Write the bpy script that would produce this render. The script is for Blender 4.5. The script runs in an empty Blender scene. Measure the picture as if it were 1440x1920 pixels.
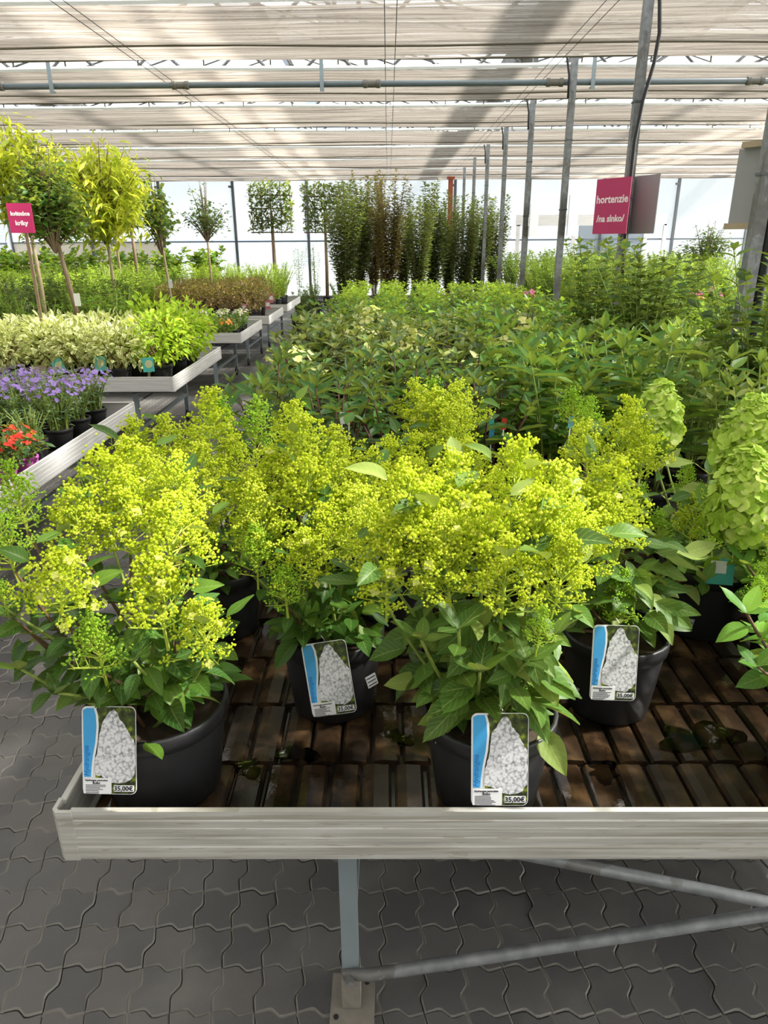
import bpy, math, random
import numpy as np
from mathutils import Vector, Matrix
R = math.radians
rng = random.Random(7)
SC = bpy.context.scene
COL = SC.collection

# ------------------------------------------------------------------ camera
FPX, PITCH, YAW, ROLL, CAMZ = 1320.0, 21.1, 0.43, -0.35, 1.65
CM = Matrix.Rotation(R(YAW), 3, 'Z') @ Matrix.Rotation(R(90 - PITCH), 3, 'X') @ Matrix.Rotation(R(ROLL), 3, 'Z')
cam = bpy.data.cameras.new('camera')
cam.sensor_fit = 'VERTICAL'; cam.sensor_height = 36.0; cam.lens = 36.0 * FPX / 1920.0
cam.clip_start = 0.02; cam.clip_end = 300
camo = bpy.data.objects.new('camera', cam); COL.objects.link(camo)
camo.matrix_world = Matrix.Translation((0, 0, CAMZ)) @ CM.to_4x4()
SC.camera = camo

# ------------------------------------------------------------------ sky, sun, exposure
W = bpy.data.worlds.new('sky'); SC.world = W; W.use_nodes = True
wn = W.node_tree; wn.nodes.clear()
wo = wn.nodes.new('ShaderNodeOutputWorld'); wb = wn.nodes.new('ShaderNodeBackground')
wt = wn.nodes.new('ShaderNodeTexCoord'); wz = wn.nodes.new('ShaderNodeTexNoise'); wr = wn.nodes.new('ShaderNodeValToRGB')
wz.inputs['Scale'].default_value = 2.2; wz.inputs['Detail'].default_value = 4
wr.color_ramp.elements[0].position = .36; wr.color_ramp.elements[0].color = (.62, .78, 1, 1)
wr.color_ramp.elements[1].position = .62; wr.color_ramp.elements[1].color = (1, 1, 1, 1)
wn.links.new(wt.outputs['Generated'], wz.inputs['Vector']); wn.links.new(wz.outputs['Fac'], wr.inputs['Fac'])
wn.links.new(wr.outputs['Color'], wb.inputs['Color']); wn.links.new(wb.outputs[0], wo.inputs[0])
wb.inputs['Strength'].default_value = 0.78
sl = bpy.data.lights.new('sun', 'SUN'); sl.energy = 27.0; sl.angle = R(4.5); sl.color = (1, .95, .86)
so = bpy.data.objects.new('sun', sl); COL.objects.link(so)
SUNDIR = Vector((.95, .12, 1.0)).normalized()
so.rotation_euler = SUNDIR.to_track_quat('Z', 'Y').to_euler(); so.location = (8, 4, 14)
vs = SC.view_settings
vs.view_transform = 'Standard'; vs.look = 'None'; vs.gamma = 1; vs.use_curve_mapping = False
vs.exposure = 0.58
try:
    SC.cycles.transparent_max_bounces = 12
    SC.cycles.max_bounces = 7; SC.cycles.diffuse_bounces = 4; SC.cycles.transmission_bounces = 4; SC.cycles.glossy_bounces = 3
    SC.cycles.use_denoising = True
    SC.cycles.sample_clamp_indirect = 4
except Exception:
    pass

def ray(px, py):
    return CM @ Vector(((px - 720) / FPX, -(py - 960) / FPX, -1))
def atY(px, py, Y):
    d = ray(px, py); t = Y / d.y
    return Vector((d.x * t, Y, CAMZ + d.z * t))
def proj(p):
    q = CM.transposed() @ (Vector(p) - Vector((0, 0, CAMZ)))
    if q.z > -.05: return None
    return (720 + FPX * q.x / -q.z, 960 - FPX * q.y / -q.z, -q.z)

# ------------------------------------------------------------------ material helpers
class NT:
    def __init__(s, name):
        s.m = bpy.data.materials.new(name); s.m.use_nodes = True
        s.t = s.m.node_tree; s.t.nodes.clear()
        s.out = s.t.nodes.new('ShaderNodeOutputMaterial')
    def n(s, typ, **kw):
        nd = s.t.nodes.new('ShaderNode' + typ)
        for k, v in kw.items():
            if k in nd.inputs: nd.inputs[k].default_value = v
            else: setattr(nd, k, v)
        return nd
    def l(s, a, b): s.t.links.new(a, b)
    def math(s, op, a, b=None):
        nd = s.t.nodes.new('ShaderNodeMath'); nd.operation = op
        for i, v in enumerate((a, b)):
            if v is None: continue
            if isinstance(v, (int, float)): nd.inputs[i].default_value = v
            else: s.l(v, nd.inputs[i])
        return nd.outputs[0]
    def mix(s, fac, a, b, blend='MIX'):
        nd = s.t.nodes.new('ShaderNodeMix'); nd.data_type = 'RGBA'; nd.blend_type = blend
        for sock, v in ((nd.inputs[0], fac), (nd.inputs[6], a), (nd.inputs[7], b)):
            if isinstance(v, (int, float)): sock.default_value = v
            elif isinstance(v, tuple): sock.default_value = v + (1,) if len(v) == 3 else v
            else: s.l(v, sock)
        return nd.outputs[2]
    def ramp(s, fac, stops):
        nd = s.t.nodes.new('ShaderNodeValToRGB'); cr = nd.color_ramp
        while len(cr.elements) < len(stops): cr.elements.new(.5)
        for e, (p, c) in zip(cr.elements, stops):
            e.position = p; e.color = c + (1,) if len(c) == 3 else c
        s.l(fac, nd.inputs[0]); return nd.outputs[0]
    def noise(s, scale, detail=3, coord='Object', stretch=None, rough=.55):
        tc = s.n('TexCoord'); v = tc.outputs[coord]
        if stretch:
            mp = s.n('Mapping'); mp.inputs['Scale'].default_value = stretch; s.l(v, mp.inputs[0]); v = mp.outputs[0]
        nz = s.n('TexNoise'); nz.inputs['Scale'].default_value = scale; nz.inputs['Detail'].default_value = detail
        nz.inputs['Roughness'].default_value = rough
        s.l(v, nz.inputs['Vector']); return nz.outputs['Fac']
    def bump(s, h, dist=.01, strength=.5):
        b = s.n('Bump'); b.inputs['Distance'].default_value = dist; b.inputs['Strength'].default_value = strength
        s.l(h, b.inputs['Height']); return b.outputs[0]
    def pbsdf(s, color, rough=.5, metal=0, spec=.5, normal=None):
        p = s.n('BsdfPrincipled')
        for k, v in (('Base Color', color), ('Roughness', rough), ('Metallic', metal), ('Specular IOR Level', spec)):
            if isinstance(v, (int, float)): p.inputs[k].default_value = v
            elif isinstance(v, tuple): p.inputs[k].default_value = v + (1,)
            else: s.l(v, p.inputs[k])
        if normal is not None: s.l(normal, p.inputs['Normal'])
        return p.outputs[0]
    def mixsh(s, fac, a, b):
        nd = s.n('MixShader')
        if isinstance(fac, (int, float)): nd.inputs[0].default_value = fac
        else: s.l(fac, nd.inputs[0])
        s.l(a, nd.inputs[1]); s.l(b, nd.inputs[2]); return nd.outputs[0]
    def done(s, sh): s.l(sh, s.out.inputs[0]); return s.m

def plain(name, c, rough=.5, metal=0, spec=.5, var=.12, scale=8):
    t = NT(name)
    col = t.mix(t.noise(scale, 4), tuple(x * (1 - var) for x in c), tuple(min(1, x * (1 + var)) for x in c))
    return t.done(t.pbsdf(col, rough, metal, spec))

def leafmat(name, a, b, c=None, vein=0.0, trans=.35, rough=.45, spots=0, margin=None):
    t = NT(name)
    oi = t.n('ObjectInfo'); ge = t.n('NewGeometry')
    r = t.math('FRACT', t.math('ADD', oi.outputs['Random'], ge.outputs['Random Per Island']))
    stops = [(0, a), (1, b)] if c is None else [(0, a), (.68, b), (1, c)]
    col = t.ramp(r, stops)
    uv = t.n('UVMap'); sp = t.n('SeparateXYZ'); t.l(uv.outputs[0], sp.inputs[0])
    av = t.math('ABSOLUTE', t.math('SUBTRACT', sp.outputs[1], .5))
    if vein:
        side = t.math('SINE', t.math('MULTIPLY', t.math('SUBTRACT', sp.outputs[0], t.math('MULTIPLY', av, .55)), 46.0))
        side = t.math('MULTIPLY', t.math('POWER', t.math('MAXIMUM', side, 0.0), 6.0), .6)
        mid = t.math('LESS_THAN', av, .028)
        vv = t.math('MULTIPLY', t.math('MAXIMUM', side, mid), vein)
        col = t.mix(vv, col, (.42, .50, .16))
    if margin:
        nz = t.noise(60, 2)
        mm = t.math('GREATER_THAN', t.math('ADD', av, t.math('MULTIPLY', nz, .35)), .36)
        col = t.mix(mm, col, margin)
    if spots:
        nz = t.noise(160, 2)
        col = t.mix(t.math('MULTIPLY', t.math('GREATER_THAN', nz, .66), spots), col, (.62, .66, .42))
    col2 = t.mix(t.math('MULTIPLY', ge.outputs['Backfacing'], .3), col, (.45, .52, .25))
    p = t.pbsdf(col2, rough, 0, .28)
    tr = t.n('BsdfTranslucent'); tcol = t.mix(.5, col, (.55, .62, .06)); t.l(tcol, tr.inputs[0])
    return t.done(t.mixsh(trans, p, tr.outputs[0]))

# ------------------------------------------------------------------ materials
M = {}
M['lime_flower'] = leafmat('lime_flower', (.60, .74, .035), (.81, .90, .055), (.93, .93, .15), trans=.5, rough=.6)
M['green_flower'] = leafmat('green_flower', (.34, .60, .05), (.54, .78, .07), trans=.5, rough=.6)
M['pale_floret'] = leafmat('pale_floret', (.74, .78, .10), (.86, .85, .22), trans=.45, rough=.6)
M['cone_floret'] = leafmat('cone_floret', (.36, .58, .05), (.58, .76, .13), (.78, .86, .30), trans=.4, rough=.6)
M['leaf_bobo'] = leafmat('leaf_bobo', (.018, .07, .010), (.05, .145, .018), (.15, .27, .03), vein=.3, trans=.3, spots=0)
M['leaf_spotted'] = leafmat('leaf_spotted', (.03, .09, .012), (.08, .19, .022), (.26, .34, .07), vein=.45, trans=.3, spots=.45)
M['leaf_dark'] = leafmat('leaf_dark', (.014, .06, .014), (.035, .13, .02), (.10, .26, .03), vein=.3, trans=.3)
M['leaf_light'] = leafmat('leaf_light', (.03, .12, .018), (.08, .24, .024), (.22, .42, .04), vein=.3, trans=.35)
M['leaf_pale'] = leafmat('leaf_pale', (.04, .13, .02), (.14, .28, .04), (.44, .50, .16), vein=.4, trans=.35)
M['leaf_grey'] = leafmat('leaf_grey', (.04, .11, .025), (.12, .20, .06), (.36, .38, .14), vein=.3, trans=.3)
M['leaf_mid'] = leafmat('leaf_mid', (.03, .12, .012), (.09, .25, .02), (.28, .44, .035), trans=.4)
M['leaf_bright'] = leafmat('leaf_bright', (.16, .34, .02), (.30, .48, .03), (.46, .58, .05), trans=.45)
M['leaf_shade'] = leafmat('leaf_shade', (.02, .065, .02), (.05, .13, .03), (.10, .20, .04), trans=.3)
M['leaf_bush'] = leafmat('leaf_bush', (.016, .065, .010), (.045, .14, .016), (.24, .36, .045), trans=.36)
M['leaf_yellow'] = leafmat('leaf_yellow', (.34, .46, .02), (.58, .62, .03), (.74, .72, .06), trans=.5)
M['leaf_bronze'] = leafmat('leaf_bronze', (.10, .05, .02), (.20, .10, .04), (.26, .17, .06), trans=.3)
M['leaf_lime'] = leafmat('leaf_lime', (.26, .48, .02), (.42, .62, .03), (.55, .70, .05), trans=.45)
M['leaf_blue'] = leafmat('leaf_blue', (.08, .17, .07), (.16, .27, .12), (.26, .36, .18), trans=.3)
M['leaf_varieg'] = leafmat('leaf_varieg', (.36, .46, .10), (.52, .58, .16), (.30, .42, .12), trans=.4, margin=(.80, .80, .46))
M['leaf_hedge'] = leafmat('leaf_hedge', (.025, .065, .015), (.06, .12, .02), (.16, .17, .04), trans=.3)
M['petal_purple'] = leafmat('petal_purple', (.24, .14, .50), (.40, .26, .68), trans=.4)
M['petal_red'] = leafmat('petal_red', (.60, .02, .02), (.80, .07, .04), trans=.4)
M['petal_orange'] = leafmat('petal_orange', (.80, .24, .04), (.88, .38, .08), trans=.4)
M['petal_white'] = leafmat('petal_white', (.76, .74, .52), (.86, .85, .72), trans=.4)
M['petal_pink'] = leafmat('petal_pink', (.66, .10, .28), (.74, .28, .42), trans=.4)
M['petal_cream'] = leafmat('petal_cream', (.58, .62, .16), (.76, .74, .34), trans=.4)
M['stem_green'] = plain('stem_green', (.26, .34, .06), .6)
M['stem_red'] = plain('stem_red', (.10, .035, .025), .55)
M['stem_brown'] = plain('stem_brown', (.15, .085, .04), .7)
M['bark'] = plain('bark', (.20, .14, .085), .85, scale=30, var=.35)
M['bark_pale'] = plain('bark_pale', (.36, .29, .17), .85, scale=30, var=.3)
M['black_pot'] = plain('black_pot', (.022, .022, .024), .42, spec=.4, var=.25, scale=20)
M['brown_pot'] = plain('brown_pot', (.12, .085, .06), .55, var=.25, scale=20)
M['pink_pot'] = plain('pink_pot', (.52, .10, .42), .4)
M['soil'] = plain('soil', (.045, .03, .018), .95, scale=60, var=.6)
M['white_card'] = plain('white_card', (.86, .87, .88), .35, var=.03)
M['cyan_print'] = plain('cyan_print', (.06, .38, .78), .3, var=.35, scale=6)
M['teal_print'] = plain('teal_print', (.06, .42, .36), .3, var=.3, scale=20)
M['ink'] = plain('ink', (.02, .02, .03), .5)
M['print_blue'] = plain('print_blue', (.03, .20, .55), .4)
M['sign_red'] = plain('sign_red', (.50, .025, .13), .45, var=.06)
M['sign_grey'] = plain('sign_grey', (.30, .30, .30), .55, var=.04)
M['board_grey'] = plain('board_grey', (.36, .37, .37), .5, var=.04)
M['sign_ink'] = plain('sign_ink', (.90, .80, .82), .5)
M['cable'] = plain('cable', (.012, .012, .013), .5)
M['pipe'] = plain('pipe', (.11, .135, .145), .4, var=.1)
M['coupling'] = plain('coupling', (.12, .11, .09), .5)
M['rubber'] = plain('rubber', (.02, .02, .02), .6)
M['rust'] = plain('rust', (.30, .07, .03), .7, var=.3)
M['wood'] = plain('wood', (.42, .33, .22), .7)
M['concrete'] = plain('concrete', (.20, .18, .15), .9, scale=40, var=.25)
M['hem_white'] = plain('hem_white', (.82, .82, .80), .5, var=.04)
M['hem_dark'] = plain('hem_dark', (.14, .12, .09), .7)
M['dark_frame'] = plain('dark_frame', (.09, .10, .11), .5)
M['steel_leg'] = plain('steel_leg', (.25, .30, .32), .45, .2, var=.12, scale=12)

def m_alu():
    t = NT('aluminium_rim')
    n1 = t.noise(3.0, 6, stretch=(1, 1, 26)); n2 = t.noise(20, 6, stretch=(.6, .6, 5)); n3 = t.noise(2.2, 5, stretch=(.5, .5, 40))
    col = t.ramp(n1, [(.3, (.34, .33, .29)), (.5, (.50, .49, .45)), (.72, (.66, .66, .63))])
    col = t.mix(t.math('MULTIPLY', t.math('GREATER_THAN', n2, .62), .4), col, (.26, .22, .11))
    col = t.mix(t.math('MULTIPLY', t.math('GREATER_THAN', n3, .58), .45), col, (.28, .25, .17))
    return t.done(t.pbsdf(col, .5, .12, .5))
M['alu'] = m_alu()
def m_aluclean():
    t = NT('aluminium_clean'); n1 = t.noise(3.0, 5, stretch=(1, 1, 20))
    return t.done(t.pbsdf(t.ramp(n1, [(.3, (.60, .59, .57)), (.7, (.76, .75, .73))]), .5, .1, .5))
M['alu_clean'] = m_aluclean()
def m_galv():
    t = NT('galvanised_post'); n1 = t.noise(26, 5); n2 = t.noise(2.0, 6, stretch=(3, 3, 1))
    col = t.ramp(n1, [(.3, (.15, .16, .165)), (.7, (.27, .28, .285))])
    col = t.mix(t.math('MULTIPLY', t.math('GREATER_THAN', n2, .55), .5), col, (.09, .075, .055))
    return t.done(t.pbsdf(col, .55, .25, .5))
M['galv'] = m_galv()
def m_paver():
    t = NT('paver'); oi = t.n('ObjectInfo'); ge = t.n('NewGeometry')
    r = t.math('FRACT', t.math('ADD', oi.outputs['Random'], ge.outputs['Random Per Island']))
    col = t.ramp(r, [(0, (.074, .072, .073)), (.5, (.098, .094, .092)), (1, (.115, .107, .100))])
    n = t.noise(5, 6, coord='Object'); n2 = t.noise(220, 3)
    gp = ge.outputs['Position']
    nz = t.n('TexNoise'); nz.inputs['Scale'].default_value = 3.2; nz.inputs['Detail'].default_value = 6; t.l(gp, nz.inputs['Vector'])
    col = t.mix(t.math('MULTIPLY', n2, .4), col, (.11, .105, .10))
    col = t.mix(t.ramp(nz.outputs['Fac'], [(.5, (0, 0, 0)), (.72, (.5, .5, .5))]), col, (.21, .20, .18))
    rough = t.ramp(nz.outputs['Fac'], [(.35, (.45,) * 3), (.6, (.75,) * 3)])
    return t.done(t.pbsdf(col, rough, 0, .4, t.bump(n2, .002, .4)))
M['paver'] = m_paver()
M['groove'] = plain('groove_sand', (.19, .18, .16), .9, scale=30)
M['sand'] = plain('joint_sand', (.055, .05, .042), .95, scale=20, var=.4)
def m_slat():
    t = NT('wet_slat'); oi = t.n('ObjectInfo'); ge = t.n('NewGeometry')
    nz = t.n('TexNoise'); nz.inputs['Scale'].default_value = 13; nz.inputs['Detail'].default_value = 6; t.l(ge.outputs['Position'], nz.inputs['Vector'])
    n2 = t.n('TexNoise'); n2.inputs['Scale'].default_value = 5.5; n2.inputs['Detail'].default_value = 3; t.l(ge.outputs['Position'], n2.inputs['Vector'])
    col = t.ramp(nz.outputs['Fac'], [(.36, (.008, .006, .004)), (.52, (.030, .017, .009)), (.66, (.10, .058, .026)), (.8, (.17, .11, .06))])
    col = t.mix(t.math('MULTIPLY', oi.outputs['Random'], .5), col, (.03, .02, .012))
    rough = t.ramp(n2.outputs['Fac'], [(.44, (.04,) * 3), (.60, (.38,) * 3)])
    return t.done(t.pbsdf(col, rough, 0, .38, t.bump(nz.outputs['Fac'], .004, .35)))
M['slat'] = m_slat()
M['tray'] = plain('wet_tray', (.012, .010, .008), .18, spec=.5)
def m_water():
    t = NT('puddle_water'); fr_ = t.n('Fresnel'); fr_.inputs[0].default_value = 1.5; gl = t.n('BsdfGlossy'); gl.inputs['Roughness'].default_value = .02; tp = t.n('BsdfTransparent'); tp.inputs[0].default_value = (.8, .78, .75, 1)
    return t.done(t.mixsh(fr_.outputs[0], tp.outputs[0], gl.outputs[0]))
M['water'] = m_water()
def m_curtain():
    t = NT('shade_fabric')
    n1 = t.noise(1.0, 4, stretch=(.22, 55, 1), rough=.7); n2 = t.noise(1.0, 4, stretch=(.8, 120, 1)); n3 = t.noise(.9, 3)
    col = t.ramp(n1, [(.34, (.10, .087, .073)), (.5, (.26, .23, .20)), (.68, (.41, .38, .34))])
    tr = t.n('BsdfTranslucent'); t.l(col, tr.inputs[0])
    df = t.n('BsdfDiffuse'); t.l(col, df.inputs[0])
    s1 = t.mixsh(.42, tr.outputs[0], df.outputs[0])
    tp = t.n('BsdfTransparent')
    op = t.math('ADD', t.math('MULTIPLY', t.ramp(n2, [(.50, (0, 0, 0)), (.64, (1, 1, 1))]), .42), .20)
    return t.done(t.mixsh(op, s1, tp.outputs[0]))
M['curtain'] = m_curtain()
def m_film(name, transp, col=(.88, .93, .97), colt=(.94, .97, 1)):
    t = NT(name); n = t.noise(.5, 4)
    tr = t.n('BsdfTranslucent'); c = t.mix(n, tuple(x * .86 for x in col), col); t.l(c, tr.inputs[0])
    tp = t.n('BsdfTransparent'); tp.inputs[0].default_value = colt + (1,)
    return t.done(t.mixsh(transp, tr.outputs[0], tp.outputs[0]))
M['film_wall'] = m_film('wall_film', .34, (.44, .46, .48), (.93, .97, 1.0))
M['vent_dim_sheet'] = m_film('vent_dim_sheet', .68, (.2, .2, .2), (1, 1, 1))  # for the sheet added across the vent to weaken the sun strip
M['film_roof'] = m_film('roof_film', .32, (.34, .36, .38), (.97, .98, 1))
M['wall_dull'] = plain('wall_dull', (.22, .22, .21), .8, var=.05, scale=1)
M['film_side'] = m_film('side_film', .3)
M['panel_beige'] = plain('panel_beige', (.74, .70, .60), .6, var=.05, scale=1)
M['gravel'] = plain('gravel', (.55, .55, .52), .9, scale=3)
def m_photo():
    t = NT('flower_photo'); vo = t.n('TexVoronoi'); vo.inputs['Scale'].default_value = 175
    tc = t.n('TexCoord'); nz = t.n('TexNoise'); nz.inputs['Scale'].default_value = 120; t.l(tc.outputs['Object'], nz.inputs['Vector'])
    mx = t.n('VectorMath', operation='MULTIPLY_ADD'); t.l(nz.outputs['Color'], mx.inputs[0]); mx.inputs[1].default_value = (.010, .010, .010); t.l(tc.outputs['Object'], mx.inputs[2]); t.l(mx.outputs[0], vo.inputs['Vector'])
    col = t.ramp(vo.outputs['Distance'], [(.0, (.84, .85, .86)), (.42, (.74, .75, .78)), (.66, (.52, .52, .55)), (.9, (.22, .23, .20))])
    return t.done(t.pbsdf(col, .35))
M['photo'] = m_photo()
def m_photobg():
    t = NT('photo_background'); n = t.noise(70, 3)
    return t.done(t.pbsdf(t.ramp(n, [(.4, (.02, .025, .012)), (.56, (.07, .10, .015)), (.7, (.32, .40, .03))]), .35))
M['photobg'] = m_photobg()

# ------------------------------------------------------------------ mesh helpers
class MB:
    def __init__(s): s.v = []; s.f = []; s.mi = []; s.uv = {}
    def add(s, vs_, fs_, mi=0):
        o = len(s.v); s.v.extend([tuple(p) for p in vs_])
        for f in fs_: s.f.append(tuple(i + o for i in f)); s.mi.append(mi)
        return o
    def box(s, c, d, rz=0, mi=0, M3=None):
        x, y, z = (k / 2 for k in d); pts = []
        for a in (-1, 1):
            for b in (-1, 1):
                for e in (-1, 1): pts.append(Vector((a * x, b * y, e * z)))
        if M3 is None: M3 = Matrix.Rotation(rz, 3, 'Z')
        pts = [M3 @ p + Vector(c) for p in pts]
        s.add(pts, [(0, 1, 3, 2), (4, 6, 7, 5), (0, 4, 5, 1), (2, 3, 7, 6), (0, 2, 6, 4), (1, 5, 7, 3)], mi); return s
    def tube(s, pts, rad, n=6, caps=True, mi=0):
        pts = [Vector(p) for p in pts]; k = len(pts)
        if not isinstance(rad, (list, tuple)): rad = [rad] * k
        rings = []; up = Vector((0, 0, 1))
        for i, p in enumerate(pts):
            d = (pts[min(i + 1, k - 1)] - pts[max(i - 1, 0)])
            if d.length < 1e-9: d = Vector((0, 0, 1))
            d.normalize()
            a = d.cross(up if abs(d.z) < .95 else Vector((1, 0, 0))).normalized(); b = d.cross(a)
            rings.append([p + (a * math.cos(2 * math.pi * j / n) + b * math.sin(2 * math.pi * j / n)) * rad[i] for j in range(n)])
        vs_ = [q for r in rings for q in r]; fs_ = []
        for i in range(k - 1):
            for j in range(n):
                fs_.append((i * n + j, i * n + (j + 1) % n, (i + 1) * n + (j + 1) % n, (i + 1) * n + j))
        if caps: fs_.append(tuple(range(n))[::-1]); fs_.append(tuple(range((k - 1) * n, k * n)))
        s.add(vs_, fs_, mi); return s
    def lathe(s, prof, n=24, c=(0, 0, 0), mi=0, closed=False):
        vs_ = []; fs_ = []; k = len(prof)
        for r, z in prof:
            for j in range(n):
                a = 2 * math.pi * j / n; vs_.append((c[0] + r * math.cos(a), c[1] + r * math.sin(a), c[2] + z))
        for i in range(k - 1):
            for j in range(n): fs_.append((i * n + j, i * n + (j + 1) % n, (i + 1) * n + (j + 1) % n, (i + 1) * n + j))
        if closed: fs_.append(tuple(range(n))[::-1]); fs_.append(tuple(range((k - 1) * n, k * n)))
        s.add(vs_, fs_, mi); return s
    def prism(s, poly, h0, h1, axis='Z', mi=0):
        n = len(poly)
        def P(a, b, h): return {'Z': (a, b, h), 'X': (h, a, b), 'Y': (a, h, b)}[axis]
        vs_ = [P(a, b, h0) for a, b in poly] + [P(a, b, h1) for a, b in poly]
        fs_ = [tuple(range(n))[::-1], tuple(range(n, 2 * n))] + [(i, (i + 1) % n, n + (i + 1) % n, n + i) for i in range(n)]
        s.add(vs_, fs_, mi); return s
    def mesh(s, name, mats, smooth=False):
        me = bpy.data.meshes.new(name); me.from_pydata(s.v, [], s.f)
        if not isinstance(mats, (list, tuple)): mats = [mats]
        for m in mats: me.materials.append(M[m] if isinstance(m, str) else m)
        if len(mats) > 1: me.polygons.foreach_set('material_index', s.mi)
        if smooth: me.polygons.foreach_set('use_smooth', [True] * len(me.polygons))
        me.update(); return me
    def obj(s, name, mats, parent=None, loc=(0, 0, 0), rz=0, smooth=False):
        return link(name, s.mesh(name, mats, smooth), parent, loc, rz)

def link(name, me, parent=None, loc=(0, 0, 0), rz=0, mat=None):
    o = bpy.data.objects.new(name, me); COL.objects.link(o)
    if mat is not None: o.matrix_basis = mat
    else: o.location = loc; o.rotation_euler = (0, 0, rz)
    if parent is not None: o.parent = parent
    return o
def tag(o, label, cat, group=None):
    o['label'] = label; o['category'] = cat
    if group: o['group'] = group
    return o
def thing(name, label, cat, loc=(0, 0, 0), rz=0, group=None):
    o = link(name, None, None, loc, rz); o.empty_display_size = .05
    return tag(o, label, cat, group)
def struct(o): o['kind'] = 'structure'; return o
def stuff(o): o['kind'] = 'stuff'; return o

def text_mesh(txt, size, mat, bold=0.0, align='CENTER', shear=0):
    cu = bpy.data.curves.new('txt', 'FONT'); cu.body = txt; cu.size = size; cu.align_x = align; cu.align_y = 'CENTER'
    cu.offset = bold; cu.resolution_u = 2; cu.shear = shear; cu.extrude = .0002
    o = bpy.data.objects.new('txt', cu); COL.objects.link(o)
    dg = bpy.context.evaluated_depsgraph_get(); dg.update()
    me = bpy.data.meshes.new_from_object(o.evaluated_get(dg))
    bpy.data.objects.remove(o); bpy.data.curves.remove(cu)
    me.materials.clear(); me.materials.append(M[mat]); return me

# ---- leaf templates: unit length along +x, normal +z
def leaf_tpl(nu, nv, w=.5, fold=.12, curl=.18, tip=1.15, petiole=.0):
    vs_, uv, fs_ = [], [], []
    for i in range(nu + 1):
        t = i / nu
        hw = w / 2 * (math.sin(math.pi * t ** .82) ** .85 if 0 < t < 1 else 0.02)
        for j in range(nv + 1):
            s_ = j / nv * 2 - 1
            vs_.append((t, hw * s_, -curl * t * t + fold * abs(s_) * hw * 2 - .02 * math.sin(t * 9 + 2 * s_) * abs(s_)))
            uv.append((t, .5 + s_ / 2))
    k = nv + 1
    for i in range(nu):
        for j in range(nv): fs_.append((i * k + j, (i + 1) * k + j, (i + 1) * k + j + 1, i * k + j + 1))
    return np.array(vs_), fs_, np.array(uv)
TPL = {'near': leaf_tpl(6, 4, .52), 'near_b': leaf_tpl(6, 4, .58, .2, .32), 'near_c': leaf_tpl(6, 4, .46, .06, .05), 'slim': leaf_tpl(6, 4, .40, .25, .22),
       'slim_b': leaf_tpl(6, 4, .36, .3, .02),
       'mid': leaf_tpl(4, 2, .46, .2, .2), 'far': leaf_tpl(2, 2, .5, .2, .15), 'far_slim': leaf_tpl(2, 2, .28, .2, .25), 'round': leaf_tpl(3, 2, .8, .1, .1), 'needle': leaf_tpl(2, 1, .16, 0, .1),
       'petal': leaf_tpl(3, 2, .95, -.05, .18)}
def petal_tpl(nu=4, nv=4):
    vs_, uv, fs_ = [], [], []
    for i in range(nu + 1):
        t = i / nu; hw = .56 * math.sin(math.pi * min(1, .06 + t * .62)) ** .8
        for j in range(nv + 1):
            s_ = j / nv * 2 - 1
            x = t - .22 * t * s_ * s_
            vs_.append((x, hw * s_, .16 * t - .22 * t * t + .10 * s_ * s_ * t + .05 * math.sin(7 * s_ + 5 * t) * t)); uv.append((t, .5 + s_ / 2))
    k = nv + 1
    for i in range(nu):
        for j in range(nv): fs_.append((i * k + j, (i + 1) * k + j, (i + 1) * k + j + 1, i * k + j + 1))
    return np.array(vs_), fs_, np.array(uv)
TPL['round_petal'] = petal_tpl()
def mesh_tpl(name, tpl, mat, smooth=True):
    v, f, uv = TPL[tpl]
    return np_mesh(name, v, f, uv, mat, smooth)
def np_mesh(name, v, f, uv, mat, smooth=True):
    me = bpy.data.meshes.new(name); me.from_pydata(v.tolist(), [], f)
    me.materials.append(M[mat] if isinstance(mat, str) else mat)
    if uv is not None:
        l = me.uv_layers.new(name='UVMap'); idx = np.empty(len(me.loops), dtype=np.int32); me.loops.foreach_get('vertex_index', idx)
        l.data.foreach_set('uv', uv[idx].astype(np.float32).ravel())
    if smooth: me.polygons.foreach_set('use_smooth', [True] * len(me.polygons))
    me.update(); return me
def frame(d, up=(0, 0, 1), roll=0):
    d = np.asarray(d, float); d = d / np.linalg.norm(d); up = np.asarray(up, float)
    y = np.cross(up, d)
    if np.linalg.norm(y) < 1e-4: y = np.cross((1, 0, 0.01), d)
    y /= np.linalg.norm(y); z = np.cross(d, y)
    if roll: c, s_ = math.cos(roll), math.sin(roll); y, z = y * c + z * s_, z * c - y * s_
    return np.stack([d, y, z], 1)
class Fol:
    """collects leaf placements; bake() joins them, objs() links each leaf as an object"""
    def __init__(s): s.it = {}
    def leaf(s, tpl, pos, d, L, up=(0, 0, 1), roll=0): s.it.setdefault(tpl, []).append((np.asarray(pos, float), frame(d, up, roll) * L))
    def bake(s, name, mat):
        V, F, U, o = [], [], [], 0
        for k, items in s.it.items():
            v, f, uv = TPL[k]; A = np.array([m for _, m in items]); P = np.array([p for p, _ in items])
            vv = np.einsum('nij,kj->nki', A, v) + P[:, None, :]
            n, kk = vv.shape[:2]; V.append(vv.reshape(-1, 3)); U.append(np.tile(uv, (n, 1)))
            fa = np.array(f)[None] + (np.arange(n) * kk)[:, None, None] + o
            F.extend(fa.reshape(-1, fa.shape[2]).tolist()); o += n * kk
        return np_mesh(name, np.concatenate(V), F, np.concatenate(U), mat)
    def objs(s, name, meshes, parent):
        for k, items in s.it.items():
            for p, A in items:
                m4 = Matrix(((A[0][0], A[0][1], A[0][2], p[0]), (A[1][0], A[1][1], A[1][2], p[1]), (A[2][0], A[2][1], A[2][2], p[2]), (0, 0, 0, 1)))
                link(name, meshes[k], parent, mat=m4)
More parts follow.
